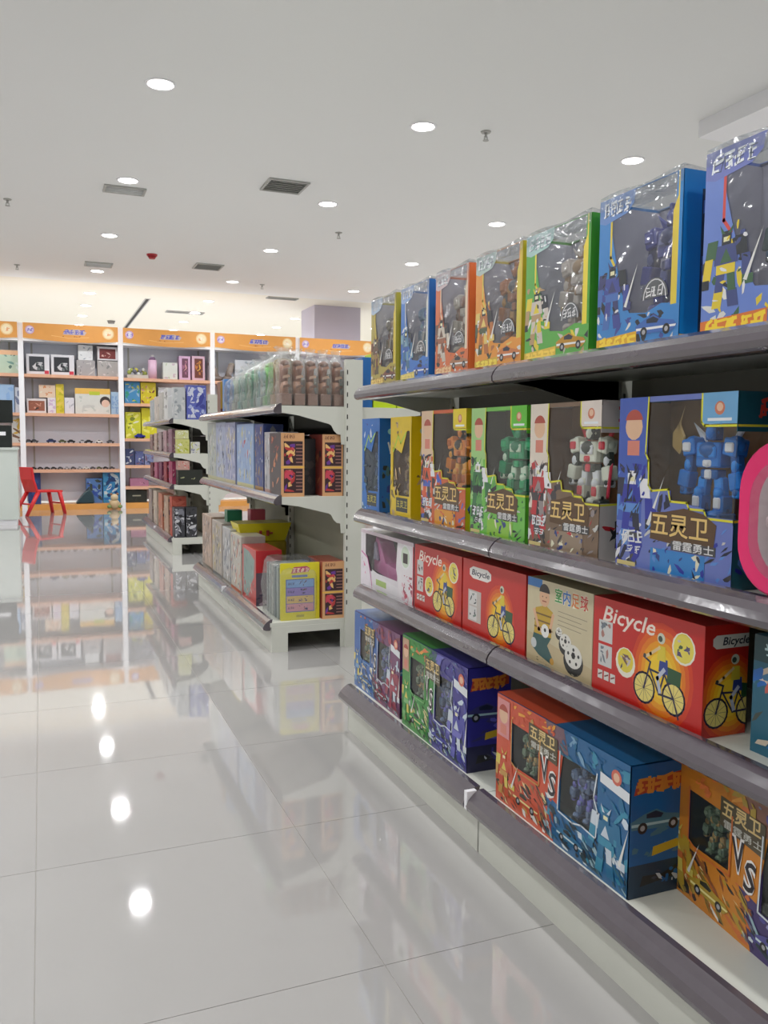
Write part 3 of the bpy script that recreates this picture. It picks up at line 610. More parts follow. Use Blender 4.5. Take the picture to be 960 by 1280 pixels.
def bike_front(A, fc='front', seed=1):
    rng = random.Random(seed); A.rect(fc, 0, 0, 1, 1, RED)
    glow(A, fc, .66, .42, .5, SUN)
    A.text(fc, 'Bicycle', .34, .84, .22, (240, 226, 214), shear=.25, off=.014, maxw=.50, rise=0)
    for k in range(2): A.rect(fc, .06, .30+.25*k, .20, .52+.25*k, (206, 206, 204)); A.blobs(fc, .08, .33+.25*k, .18, .5+.25*k, [(110, 120, 130), (60, 60, 66), (170, 120, 110)], 6, .03, rng)
    for (u, v) in ((.335, .42), (.84, .74)): A.disc(fc, u, v, .15, (236, 232, 214)); A.disc(fc, u, v+.02, .12, (226, 206, 70)); A.blobs(fc, u-.05, v-.08, u+.05, v+.08, [(70, 60, 90), (200, 190, 190), (120, 90, 90)], 8, .03, rng)
    A.disc(fc, .84, .74, .13, (230, 214, 90)); A.blobs(fc, .79, .66, .89, .82, [(70, 90, 60), (200, 190, 190), (90, 80, 120)], 8, .03, rng)
    for k in range(3): A.rect(fc, .06+.065*k, .16, .11+.065*k, .25, (216, 214, 208)); A.line(fc, [(.07+.065*k, .2), (.10+.065*k, .22)], .015, (120, 60, 56))
    cyclist(A, fc, .64, .10, .58, rng)
def bike_end(A, fc, seed=2):
    rng = random.Random(seed); A.rect(fc, 0, 0, 1, 1, RED); glow(A, fc, .62, .36, .42, SUN)
    A.poly(fc, [(.12, .80), (.18, .76), (.42, .76), (.48, .80), (.48, .88), (.42, .92), (.18, .92), (.12, .88)], (236, 232, 228)); A.text(fc, 'Bicycle', .30, .84, .105, (34, 36, 60), shear=.2, off=.02, maxw=.30)
    A.rect(fc, .1, .18, .32, .60, (196, 186, 180))
    for k in range(2): A.rect(fc, .12, .2+.2*k, .25, .38+.2*k, (216, 214, 212)); A.blobs(fc, .13, .22+.2*k, .24, .36+.2*k, [(110, 130, 120), (60, 66, 70)], 5, .03, rng)
    cyclist(A, fc, .64, .08, .56, rng)
def narrow_end(A, fc, seed=3):
    rng = random.Random(seed); A.rect(fc, 0, 0, 1, 1, (190, 34, 26)); glow(A, fc, .6, .34, .4, SUN)
    A.poly(fc, [(.18, .82), (.26, .79), (1, .79), (1, .91), (.26, .91), (.18, .88)], (226, 222, 214)); A.text(fc, 'Bicycle', .70, .85, .10, (34, 36, 50), shear=.2, off=.02, maxw=.62); cyclist(A, fc, .66, .08, .52, rng)
def b3(yl, w_, d, label, art, xf=.985, h=.186, color=RED, name='bicycle_toy_box'): return carton(name, label, 'toy box', w_, d, h, (xf, yl, .475), R90, color, art, group='boxes on the third shelf')
def a1(A): bike_front(A, 'front', 3); bike_end(A, 'right', 4)
b3(2.185, .292, .10, 'smaller-looking red bicycle box beside the pink doll seat box', a1)
b3(1.886, .300, .10, 'red bicycle box with white lozenge title beside the football box', lambda A: (bike_end(A, 'front', 6), narrow_end(A, 'right', 5)))
def a3(A): bike_front(A, 'front', 8); narrow_end(A, 'right', 9)
b3(1.334, .294, .092, 'large red bicycle box with big white title, third shelf right', a3, xf=.982)
def football(A):
    f = 'front'; rng = random.Random(4); A.rect(f, 0, 0, 1, 1, (206, 194, 160)); A.rect(f, 0, .9, .24, 1, (50, 120, 190)); A.poly(f, [(0, 0), (1, 0), (1, .2), (0, .36)], (196, 178, 140))
    cols = [(60, 150, 70), (40, 110, 190), (214, 120, 60), (200, 70, 60)]
    for k, ch in enumerate('室内足球'): A.text(f, ch, .50+.125*k, .86, .17, cols[k], outline=(236, 232, 214), off=.02, maxw=.11, oc=.03)
    for k in range(4): A.line(f, [(.5, .70-.05*k), (.92-.08*(k % 2), .69-.05*k)], .008, (150, 140, 120))
    # seated boy
    A.poly(f, [(.08, .2), (.2, .12), (.42, .06), (.44, .12), (.34, .26), (.4, .36), (.12, .38)], (36, 84, 84)); A.poly(f, [(.12, .36), (.4, .36), (.42, .66), (.3, .72), (.14, .66)], (196, 160, 50))
    for k in range(3): A.line(f, [(.13, .44+.08*k), (.41, .44+.08*k)], .02, (120, 90, 40))
    A.disc(f, .28, .80, .105, (222, 176, 140)); A.disc(f, .28, .85, .11, (40, 30, 28), 12, None, .1, 3.04); A.line(f, [(.25, .76), (.31, .76)], .012, (150, 60, 50))
    for u in (.25, .31): A.disc(f, u, .81, .009, (40, 30, 30), 8)
    A.line(f, [(.12, .62), (.2, .42), (.28, .40)], .05, (222, 176, 140)); A.line(f, [(.42, .62), (.38, .44), (.32, .42)], .05, (222, 176, 140))
    A.disc(f, .30, .42, .08, (236, 236, 232)); A.disc(f, .30, .43, .025, (30, 30, 30), 6); A.disc(f, .12, .24, .06, (200, 205, 205)); A.disc(f, .42, .1, .04, (200, 150, 60))
    for (u, v, r) in ((.52, .46, .06), (.62, .36, .11), (.74, .22, .16)):
        A.disc(f, u, v-.02, r, (34, 34, 34), 18, r/A.asp(f)*1.15); A.disc(f, u, v+r*.22, r*.82, (226, 224, 216), 18, r/A.asp(f)); A.disc(f, u, v+r*.3, r*.25, (30, 30, 30), 6)
        for k in range(5): a = k*1.2566+.3; A.disc(f, u+.62*r/A.asp(f)*math.cos(a), v+r*.2+.5*r*math.sin(a), r*.14, (30, 30, 30), 5)
    A.blobs(f, .04, .03, .95, .12, [(170, 160, 140), (120, 110, 90)], 14, .012, rng, 0)
    A.rect('right', 0, 0, 1, 1, (200, 190, 160))
b3(1.578, .238, .10, 'cream indoor football box with a boy and black-white ball pictures', football, color=(206, 194, 160), name='football_toy_box')
# pink toy seat box at the far end
root = empty('doll_furniture_box', (.985, 2.625, .475), R90); tag(root, 'white box with a window onto a pink toy cradle, far left of third shelf', 'toy box', 'boxes on the third shelf')
w_, d, h = .432, .10, .186
window_box(w_, d, h, [(.1, .3, .72, .94)], [], (226, 220, 226), (120, 80, 100), root)
b = MB(); b.prism([(.04, .05), (.30, .03), (.31, .075), (.14, .085), (.09, .15), (.06, .165), (.045, .12)], 1, .03, .08, (222, 120, 176)); b.prism([(.06, .09), (.10, .09), (.07, .15)], 1, .02, .03, (160, 150, 170)); b.build('toy_cradle', TOY, root, .002)
A = Art(w_, d, h); f = 'front'; rng = random.Random(3)
A.poly(f, [(0, 0), (.24, 0), (.2, .3), (.13, .55), (.04, .62), (0, .6)], (230, 222, 230)); A.line(f, [(.02, .6), (.14, .52), (.2, .28), (.24, .02)], .03, (206, 110, 170)); A.poly(f, [(.24, 0), (1, 0), (1, .16), (.6, .22), (.24, .34)], (232, 228, 232))
A.poly(f, [(.72, 0), (1, 0), (1, 1), (.78, 1), (.72, .9), (.7, .5), (.74, .3)], (232, 226, 230)); A.disc(f, .86, .74, .2, (236, 236, 238)); A.disc(f, .86, .74, .17, (206, 220, 200)); A.rect(f, .82, .64, .9, .8, (50, 34, 40))
A.rect(f, .32, .1, .52, .2, (170, 196, 110)); A.blobs(f, .8, .03, .98, .45, [(196, 60, 90), (170, 70, 90), (226, 190, 200)], 20, .05, rng); A.blobs(f, .02, .2, .12, .5, [(226, 120, 170), (190, 190, 200)], 6, .03, rng); A.rect(f, .985, 0, 1, 1, (196, 40, 70))
A.rect(f, 0, .94, 1, 1, (214, 196, 206)); A.build('printed_design', CARD, root)
def teal(A):
    f = 'front'; rng = random.Random(6); A.rect(f, 0, 0, 1, 1, (30, 96, 120)); A.rect(f, .0, .78, 1, 1, (14, 62, 70)); A.blobs(f, 0, .05, 1, .75, [(60, 120, 160), (206, 190, 170), (190, 90, 80), (60, 70, 60), (24, 100, 180), (220, 214, 220)], 40, .09, rng, .6); A.racer(f, .4, .2, .35, [(40, 150, 190), (20, 40, 50), (220, 200, 180)])
    strokes(A, f, .06, .84, .5, .95, 3, (190, 220, 224), rng)
b3(.975, .30, .10, 'teal racing toy box at the right edge of the third shelf', teal, xf=1.02, color=(30, 96, 120), name='racing_toy_box')

# ---------------------------------------------------------------- bottom shelf VS boxes
def vs_box(yl, w_, d, h, xf, cl, cr, side, pl, pr, label, seed, top=None, portrait=None, logo_u=.40, side_car=(60, 120, 150), rot=0):
    rng = random.Random(seed); root = empty('versus_toy_box', (xf, yl, .14), R90+rot); tag(root, label, 'toy box', 'versus boxes on the bottom shelf')
    window_box(w_, d, h, [(.14, .40, .38, .80), (.54, .30, .80, .78)], [], cr, (140, 148, 138), root, side)
    robot(root, w_*.26, d*.17, h*.40, h*.37, [(130, 150, 120), (96, 110, 80), (206, 170, 110)], rng, wide=.95); robot(root, w_*.67, d*.17, h*.31, h*.44, [(110, 130, 160), (80, 92, 120), (130, 130, 210)], rng, wide=1.0)
    A = Art(w_, d, h); f = 'front'
    A.rect(f, 0, 0, .14, 1, cl); A.poly(f, [(.13, .8), (.56, .78), (.5, 1), (.13, 1)], cl); A.poly(f, [(.13, 0), (.5, 0), (.42, .42), (.13, .41)], cl); A.poly(f, [(.37, .40), (.52, .34), (.56, .8), (.37, .8)], cl)
    for k, (t0, t1) in enumerate(((.46, .56), (.5, .6))): A.poly(f, [(t0, .8), (t1, .8), (t1-.04, 1), (t0-.04, 1)], tuple(int((a+b_)/2) for a, b_ in zip(cl, cr)))
    A.blobs(f, .0, .02, .5, .38, pl+[(226, 226, 222), (40, 40, 40)], 34, .05, rng, -.6); A.blobs(f, .45, .02, 1, .3, pr+[(40, 60, 70), (210, 220, 226)], 34, .05, rng, -.5)
    mix = lambda c, t: tuple(int(v*(1-t)+40*t) for v in c)
    A.blobs(f, .0, .02, .5, .36, [mix(c, .35) for c in pl+[cl]]+[(226, 206, 150), (60, 44, 40)], 60, .028, rng, -.7, 4); A.blobs(f, .42, .02, 1, .28, [mix(c, .4) for c in pr+[cr]]+[(150, 180, 190), (30, 40, 50)], 70, .028, rng, -.6, 4)
    A.blobs(f, .14, .82, .5, .99, [(232, 160, 60), cl, (220, 120, 60)], 16, .035, rng, .4, 3); A.blobs(f, .50, .78, 1, .99, [mix(c, .3) for c in pr]+[cr, (120, 160, 190)], 22, .035, rng, -.3, 3)
    A.blobs(f, .14, .84, .5, .99, pl+[cl], 12, .05, rng); A.blobs(f, .55, .82, 1, .99, pr+[cr], 14, .05, rng); A.blobs(f, .82, .2, 1, .8, pr+[(200, 214, 226)], 14, .05, rng)
    A.bot(f, .075, .08, .42, pl+[(214, 196, 90)], rng); A.bot(f, .86, .06, .52, pr+[(200, 210, 220)], rng)
    A.racer(f, .27, .12, .18, [pl[0], (50, 50, 40), (230, 220, 150)]); A.racer(f, .62, .10, .16, [pr[0], (30, 40, 50), (210, 226, 230)])
    if portrait: A.portrait(f, .01, .62, .12, .97, portrait)
    A.poly(f, [(.82, .76), (1, .72), (1, .80), (.82, .84)], (226, 230, 234)); A.disc(f, .92, .86, .06, (214, 110, 90)); A.disc(f, .92, .86, .035, (232, 190, 160))
    # logo
    A.poly(f, [(logo_u-.11, .70), (logo_u+.12, .66), (logo_u+.12, .88), (logo_u-.11, .90)], (84, 74, 50)); A.text(f, '五灵卫', logo_u, .82, .12, (224, 196, 130), off=.02, maxw=.2); A.text(f, '雷霆勇士', logo_u+.01, .72, .06, (206, 206, 196), off=.01, maxw=.2)
    # VS
    A.text(f, 'V', .425, .56, .30, (40, 34, 40), outline=(238, 234, 230), shear=-.1, off=.015, oc=.06, maxw=.065); A.text(f, 'S', .48, .47, .28, (40, 34, 40), outline=(238, 234, 230), shear=.1, off=.015, oc=.06, maxw=.06)
    A.line(f, [(.14, .82), (.14, .44), (.2, .39), (.38, .39), (.385, .8)], .014, pl[1]); A.line(f, [(.54, .8), (.53, .3), (.64, .28), (.70, .31), (.8, .29), (.81, .5), (.78, .6), (.8, .8)], .014, (216, 224, 230))
    r = 'right'; A.rect(r, 0, 0, 1, 1, side); A.rect(r, 0, 0, 1, .25, tuple(int(c*.4)+14 for c in side))
    A.blobs(r, .05, .3, .95, .6, [side, side_car, tuple(min(255, c+50) for c in side)], 22, .06, rng, .2)
    A.poly(r, [(.05, .78), (.95, .82), (.95, .92), (.1, .88)], (190, 70, 40)); strokes(A, r, .1, .79, .9, .90, 5, (226, 140, 50), rng, wd=.22, slant=.02)
    A.racer(r, .5, .52, .22, [side_car, (30, 36, 60), (170, 200, 206)]); A.poly(r, [(.4, .30), (.9, .34), (.86, .40), (.42, .37)], (206, 170, 40)); A.poly(r, [(.2, .08), (.9, .12), (.85, .2), (.6, .15), (.25, .16)], (26, 26, 30)); A.blobs(r, .4, .08, .9, .22, [(200, 205, 214), (60, 60, 80), side], 10, .03, rng)
    tcol = top or cr; t = 'top'; A.rect(t, 0, 0, .5, 1, cl); A.rect(t, .5, 0, 1, 1, tcol)
    A.build('printed_design', CARD, root)
vs_box(2.60, .385, .11, .25, .955, (54, 100, 170), (120, 70, 110), (110, 60, 110), [(60, 110, 170), (120, 160, 200)], [(150, 60, 80), (170, 70, 90)], 'blue and maroon versus robot box, far left of the bottom shelf', 21, logo_u=.36)
vs_box(2.185, .40, .12, .262, .950, (60, 140, 60), (62, 56, 140), (52, 46, 140), [(60, 150, 70), (120, 180, 110)], [(70, 70, 160), (110, 110, 190)], 'green and purple versus robot box with dark violet end', 22, portrait=(190, 150, 120), side_car=(60, 56, 110), logo_u=.50)
vs_box(1.640, .470, .125, .245, .950, (206, 84, 54), (36, 100, 150), (14, 96, 160), [(196, 80, 50), (196, 150, 80)], [(40, 110, 150), (60, 140, 170)], 'orange and blue versus robot box with blue end panel', 23, portrait=(214, 140, 140), side_car=(70, 120, 140), logo_u=.40)
vs_box(1.205, .47, .12, .25, 1.065, (206, 130, 40), (70, 56, 110), (70, 56, 110), [(180, 150, 50), (206, 110, 50)], [(84, 80, 150), (160, 160, 200)], 'amber and purple versus robot box in the bottom right corner', 24, logo_u=.43, rot=-.12)

# ---------------------------------------------------------------- middle gondola goods
def wrap_mesh(w_, d, h, rng, crown=True, n=7):
    """crinkled plastic sleeve over a box w*d*h, gathered at the top"""
    b = MB(); rings = []
    prof = [(0, 1.0), (.25, 1.03), (.5, 1.02), (.75, 1.0), (.93, .92)]+([(1.02, .55), (1.07, .35), (1.14, .5), (1.2, .62)] if crown else [(1.01, .8), (1.03, .4), (1.03, .02)])
    m = 20
    for t, s in prof:
        R = []
        for i in range(m):
            a = 6.2832*i/m; c = math.cos(a); q = math.sin(a); k = 1/max(abs(c), abs(q)); k = min(k, 1.35)
            g = (1+rng.uniform(-.06, .06)*(1 if t > 0 else .2))*s
            R.append((w_/2+w_/2*c*k*g, d/2+d/2*q*k*g, h*t+rng.uniform(-.01, .01)*h*(t > .9)))
        rings.append(R)
    for r0, r1 in zip(rings, rings[1:]):
        for i in range(m): j = (i+1) % m; b.face([r0[i], r0[j], r1[j], r1[i]], smooth=True)
    return b
def bagged(label, x, y, z, w_, d, h, core, seed, rz=0, group='bagged toys on the top shelf', crown=True, tilt=None):
    rng = random.Random(seed); root = empty('bagged_toy', (x, y, z), rz); tag(root, label, 'bagged toy', group)
    if tilt: root.rotation_euler = (0, tilt, rz)
    b = MB(); b.box(w_*.1, d*.1, .004, w_*.9, d*.9, h*.26, core[0]); b.build('card_base', CARD, root, .002)
    b = MB(); hh = h*.26
    q = lambda k: core[1+k % (len(core)-1)]; ox = lambda: w_*(.5+rng.uniform(-.06, .06))
    b.tube((ox(), d*.5, hh), (ox(), d*.5, h*.52), w_*.40, w_*.27, 9, q(0)); b.tube((ox(), d*.5, h*.50), (ox(), d*.5, h*.86), w_*.24, w_*.42, 9, q(1)); b.ball((ox(), d*.5, h*.88), w_*.40, d*.32, h*.09, q(2), 9, 5)
    for k in range(3): z_ = hh+h*(.1+.2*k); b.prism([(w_*.2, z_), (w_*.8, z_+h*.04), (w_*.7, z_+h*.09), (w_*.25, z_+h*.06)], 1, d*.12, d*.16, q(k+2))
    b.box(w_*.14, d*.55, hh, w_*.86, d*.6, h*.9, core[1]); b.build('toy', TOY, root)
    wrap_mesh(w_, d, h, rng, crown).build('plastic_bag', BAG, root)
BR = [(140, 106, 92), (176, 130, 104), (150, 104, 84), (120, 84, 66), (196, 160, 136)]
xs = [.990, 1.050, 1.112, 1.172, 1.234, 1.297]
for k, (xa, xb) in enumerate(zip(xs, xs[1:])):
    bagged(f'clear-bagged brown toy facing the aisle end, {["leftmost", "second from left", "middle one", "fourth from left", "rightmost"][k]} of five', xa, 3.655, 1.105, xb-xa-.003, .12, .215, BR, 40+k)
GR = [(120, 150, 130), (90, 160, 120), (150, 190, 160), (60, 130, 90)]
cols = [('olive-brown', [(150, 120, 90), (170, 150, 90), (140, 120, 70)]), ('bright green', [(110, 160, 110), (90, 190, 60), (150, 190, 120)]), ('silvery green', [(140, 160, 160), (120, 160, 170), (200, 210, 205)]),
        ('deep green', [(70, 120, 100), (60, 150, 100), (120, 170, 140)]), ('pale green', GR), ('teal-green', [(90, 140, 130), (70, 130, 120), (140, 180, 170)]), ('light grey-green', [(150, 160, 150), (150, 180, 160), (180, 190, 180)]), ('blue', [(90, 130, 180), (60, 120, 190), (120, 160, 200)])]
for k, (nm, c) in enumerate(cols):
    bagged(f'{nm} toy in a clear bag along the aisle edge of the bag row', .992, 3.79+.145*k, 1.105, .13, .135, .235-.006*k, [c[0]]+c, 60+k)
def goldart(A): A.rect('front', 0, 0, 1, 1, (190, 150, 60)); A.blobs('front', .1, .15, .9, .9, [(214, 180, 70), (120, 70, 50), (206, 170, 110)], 22, .08, random.Random(2)); A.rect('front', 0, 0, 1, .16, (110, 66, 56))
carton('gold_carton', 'gold and brown carton ending the bagged row on the top shelf', 'box', .12, .10, .19, (.992, 5.03, 1.105), 0, (120, 76, 60), goldart)
carton('blue_carton', 'slim pale-blue upright carton just in front of the gold one', 'box', .05, .05, .2, (.999, 4.955, 1.105), 0, (90, 140, 200), lambda A: A.blobs('front', 0, 0, 1, 1, [(200, 214, 230), (60, 110, 180)], 8, .1, random.Random(4)))
def tall_goods(y0, y1, h, cols_, label, seed, z=.70, xf=1.0, d=.10, accent=None, name='tall_carton', group='cartons standing along the shelf edge'):
    rng = random.Random(seed)
    def art(A):
        A.rect('front', 0, 0, 1, 1, cols_[0]); A.blobs('front', .03, .08, .97, .96, cols_[1:]+[cols_[0]], 70, .055, rng, 1.4, 3.5); A.blobs('front', .1, .15, .9, .9, [(60, 62, 74), (226, 226, 226), cols_[0]], 30, .035, rng, 1.3, 3); A.rect('front', 0, 0, 1, .07, cols_[-1])
        if accent: A.blobs('front', .3, .4, .7, .75, [accent], 4, .06, rng)
        A.blobs('right', 0, .05, 1, .98, cols_[:3], 16, .08, rng, 1.4)
    w_ = y1-y0-.004
    return carton(name, label, 'box', w_, d, h, (xf, y1, z), R90, cols_[0], art, group=group)
PB = [(170, 180, 206), (130, 140, 180), (200, 206, 214), (190, 186, 150)]
tall_goods(5.22, 5.50, .36, [(176, 184, 180), (120, 130, 140), (206, 206, 200), (190, 190, 150)], 'pale grey-green carton at the far end of the middle shelf', 71)
tall_goods(4.93, 5.22, .355, PB, 'lilac-grey carton, second from the far end, middle shelf', 72)
tall_goods(4.66, 4.93, .35, [(160, 166, 200), (200, 200, 220), (110, 120, 170), (200, 190, 150)], 'dusky lilac carton near the red-marked pale blue one', 73)
tall_goods(4.22, 4.62, .335, [(150, 176, 216), (190, 206, 226), (130, 150, 200), (206, 200, 150)], 'pale blue carton with a red mark, middle shelf', 74, accent=(196, 50, 60))
tall_goods(4.02, 4.20, .33, [(44, 62, 130), (60, 80, 150), (120, 120, 130), (160, 120, 60)], 'navy blue carton squeezed beside the white patterned one', 75)
tall_goods(3.76, 4.0, .29, [(180, 178, 184), (90, 90, 100), (210, 206, 206), (190, 150, 140)], 'white carton with dark sketchy pattern near the orange-ended box', 76)
def robopanel(A, f='front'):
    rng = random.Random(8); A.rect(f, 0, 0, 1, 1, (216, 164, 116))
    strokes(A, f, .12, .92, .6, .97, 4, (120, 70, 50), rng)
    for k in range(2):
        v = .06+.43*k; A.rect(f, .12, v, .93, v+.38, (60, 34, 40)); A.blobs(f, .14, v+.02, .6, v+.36, [(206, 70, 90), (110, 60, 150), (236, 190, 120), (190, 60, 60)], 14, .05, rng)
        for j in range(6): A.line(f, [(.66, v+.05+.055*j), (.9, v+.05+.055*j)], .014, (170, 120, 110))
    A.rect(f, 0, .455, 1, .475, (236, 190, 70)); A.blobs('left', .02, .02, .98, .98, [(150, 60, 50), (60, 40, 44), (196, 120, 80)], 22, .07, rng)
carton('orange_ended_carton', 'orange-ended carton with two dark pictures, left one on middle shelf', 'box', .108, .20, .285, (.985, 3.645, .70), 0, (60, 44, 50), robopanel, group='orange-ended cartons')
carton('orange_ended_carton', 'orange-ended carton with two dark pictures, by the post on middle shelf', 'box', .098, .20, .28, (1.178, 3.645, .70), 0, (150, 60, 50), robopanel, group='orange-ended cartons')
def carton_dark(A): A.blobs('front', .05, .05, .95, .9, [(46, 44, 50), (60, 52, 52), (34, 34, 38)], 16, .08, random.Random(9))
carton('dark_carton', 'dark carton deep in the gap between the two orange-ended boxes', 'box', .08, .10, .26, (1.096, 3.74, .70), 0, (36, 34, 38), carton_dark)
# base shelf
z0 = .135
tall_goods(5.18, 5.50, .34, [(176, 150, 130), (206, 180, 160), (140, 120, 120), (120, 110, 100)], 'tan carton at the far end of the base shelf', 81, z=z0, xf=.96, d=.12)
tall_goods(4.86, 5.16, .33, [(170, 160, 150), (190, 170, 90), (130, 130, 130), (110, 110, 110)], 'tan and mustard carton, second from the far end of the base shelf', 82, z=z0, xf=.96, d=.12)
tall_goods(4.62, 4.84, .32, [(176, 176, 176), (200, 196, 190), (110, 116, 130), (150, 140, 130)], 'grey carton before the orange-edged one on the base shelf', 83, z=z0, xf=.96, d=.12)
tall_goods(4.34, 4.60, .31, [(186, 180, 170), (206, 190, 160), (120, 120, 130), (190, 96, 60)], 'pale carton with an orange edge on the base shelf', 84, z=z0, xf=.958, d=.13)
def redwin(A):
    f = 'front'; rng = random.Random(5); A.rect(f, 0, 0, 1, 1, (190, 60, 56)); A.poly(f, [(.08, .12), (.5, .06), (.6, .3), (.86, .5), (.9, .82), (.5, .93), (.1, .95)], (120, 146, 140)); A.blobs(f, .05, .05, .95, .4, [(190, 170, 160), (170, 70, 70), (90, 90, 96)], 20, .05, rng)
    A.blobs(f, .2, .5, .8, .9, [(140, 160, 156), (104, 130, 126)], 6, .08, rng); A.rect('right', 0, 0, 1, 1, (104, 84, 96)); A.rect('right', 0, .6, 1, 1, (206, 50, 56)); A.blobs('right', 0, 0, 1, .6, [(130, 110, 120), (70, 60, 80), (160, 140, 150)], 14, .07, rng)
carton('red_framed_carton', 'red-framed carton with a grey-green window on the base shelf', 'box', .30, .13, .275, (.962, 4.33, z0), R90, (190, 60, 56), redwin)
# yellow tub above it
root = empty('yellow_tub', (1.13, 4.62, z0)); tag(root, 'bright yellow tub with dark rim scrawl standing behind the red-framed carton', 'tub')
b = MB(); b.prism([(-.13, -.08), (.13, -.08), (.13, .08), (-.13, .08)], 2, 0, .26, (170, 150, 40)); b.build('tub_stand', TOY, root, .01)
b = MB(); q0 = [(-.12, -.08), (.12, -.08), (.12, .08), (-.12, .08)]; q1 = [(-.15, -.1), (.15, -.1), (.15, .1), (-.15, .1)]
for i in range(4): j = (i+1) % 4; b.face([(*q0[i], .26), (*q0[j], .26), (*q1[j], .36), (*q1[i], .36)], (222, 206, 30))
b.face([(*p_, .36) for p_ in q1], (150, 140, 60)); b.face([(*p_, .26) for p_ in q0][::-1], (222, 206, 30)); b.build('tub_body', TOY, root)
b = MB(); rng = random.Random(7)
for k in range(5): b.box(-.05+.02*k, -.094-.001*k, .29+.01*(k % 3), -.035+.02*k, -.09, .31+.01*(k % 2), (170, 60, 50))
b.build('printed_scrawl', CARD, root)
for k, (dx, c, nm) in enumerate(((-.02, (30, 110, 80), 'dark green'), (.09, (206, 90, 110), 'rose pink'))):
    carton('small_carton', f'small {nm} carton tucked high behind the base shelf boxes', 'box', .09, .08, .40, (1.03+dx*1.0+.03*k, 4.95+.0*k, z0), 0, c, lambda A: None)
# yellow fronted bagged set
root = empty('bagged_yellow_set', (.965, 3.66, z0)); tag(root, 'yellow-fronted play set in a clear bag, nearest on base shelf', 'toy box')
w_, d, h = .205, .27, .262
b = MB(); b.box(.02, 0, .0, w_, .012, h, (226, 214, 40)); b.build('front_card', CARD, root, .003)
b = MB()
for k in range(5): b.box(.016, .03+.045*k, .003, w_-.012, .055+.045*k, h-.02, [(150, 160, 156), (120, 130, 130), (170, 176, 170)][k % 3])
b.box(w_-.012, .0125, 0, w_, d-.01, h-.02, (60, 70, 160)); b.build('contents', TOY, root, .003)
A = Art(w_, d, h); f = 'front'; rng = random.Random(9)
A.rect(f, .1, 0, 1, 1, (226, 214, 40)); A.rect(f, .22, .14, .88, .72, (90, 110, 180))
for k, c in enumerate([(220, 160, 170), (222, 190, 120), (150, 130, 200), (130, 170, 220)]):
    A.rect(f, .24, .155+.14*k, .86, .285+.14*k, c); strokes(A, f, .27, .2+.14*k, .42, .235+.14*k, 3, (70, 60, 110), rng); A.blobs(f, .52, .17+.14*k, .74, .27+.14*k, [(60, 60, 110), (90, 70, 60), (120, 90, 130)], 8, .02, rng)
A.poly(f, [(.34, .82), (.74, .84), (.78, .9), (.7, .94), (.4, .93)], (196, 80, 110)); strokes(A, f, .38, .84, .74, .91, 4, (250, 226, 200), rng); A.rect(f, .36, .75, .72, .79, (110, 130, 190)); A.rect(f, .46, .05, .64, .09, (180, 170, 50))
A.build('printed_design', CARD, root)
o = wrap_mesh(w_+.01, d+.01, h+.005, rng, crown=False).build('plastic_bag', BAG, root); o.location = (-.005, -.008, .001)
carton('orange_ended_carton', 'orange-ended carton with dark pictures standing on the base shelf', 'box', .105, .22, .265, (1.176, 3.575+.06, z0), 0, (170, 80, 60), robopanel, group='orange-ended cartons')
# right side of the middle gondola, seen past the near one
for k, (x, c, nm) in enumerate(((1.375, (30, 100, 170), 'blue'), (1.43, (190, 214, 30), 'lime'), (1.55, (196, 214, 40), 'yellow-green'))):
    carton('upright_carton', f'{nm} upright carton on the hidden side, seen past the near rail', 'box', (.05, .115, .11)[k], .12, (.23, .25, .24)[k], (x, 3.66, 1.105), 0, c, lambda A: (A.rect('front', .1, .25, .9, .9, (206, 220, 60)), A.rect('front', .35, .3, .65, .45, (120, 150, 60))) if A.w > .06 else None)

# ---------------------------------------------------------------- farthest gondola goods
def FG(name, label, x0, x1, zb, h, col, pal, seed, y=7.045, d=.12, n=16, ang=None):
    rng = random.Random(seed)
    return carton(name, label, 'box', x1-x0, d, h, (x0, y, zb), 0, col, lambda A: (A.blobs('front', .05, .05, .95, .95, pal, n, .09, rng, ang), A.blobs('left', .05, .05, .95, .95, pal, 8, .09, rng)) if pal else None, m=GOODS, bevel=0)
FG('pale_carton', 'tall pale grey carton at the front corner of the farthest gondola', 1.01, 1.10, 1.113, .26, (190, 194, 196), [(206, 206, 206), (150, 156, 160)], 1)
FG('lattice_carton', 'blue and white lattice-patterned carton on the farthest gondola top', 1.112, 1.27, 1.113, .28, (90, 100, 180), [(170, 180, 220), (60, 66, 150), (206, 210, 226)], 2, n=30)
for k in range(4):
    FG('grey_carton', ['white carton with a black square on the farthest gondola top', 'greyish white carton behind the black-squared one', 'cream carton in the middle of the farthest top shelf', 'silvery carton at the far end of the farthest top shelf'][k], 1.0, 1.14, 1.113, .27-.02*k, [(206, 206, 204), (180, 176, 170), (196, 186, 176), (170, 176, 180)][k], [(40, 40, 44), (220, 220, 220)] if k == 0 else [(150, 146, 146), (210, 206, 204)], 10+k, y=7.35+.34*k, d=.22, n=5)
FG('yellow_carton', 'white and yellow carton, upper of a pair, second level of farthest gondola', 1.03, 1.125, .955, .07, (206, 206, 150), [(190, 196, 60), (230, 230, 226)], 3, d=.1)
FG('yellow_carton', 'white and yellow carton, lower of a pair, second level of farthest gondola', 1.03, 1.13, .835, .118, (200, 200, 120), [(170, 176, 50), (226, 226, 220)], 4, d=.1)
FG('white_carton', 'small white carton right of the yellow pair on farthest gondola', 1.14, 1.215, .835, .095, (206, 206, 200), [(120, 120, 160), (190, 190, 90)], 5, d=.1)
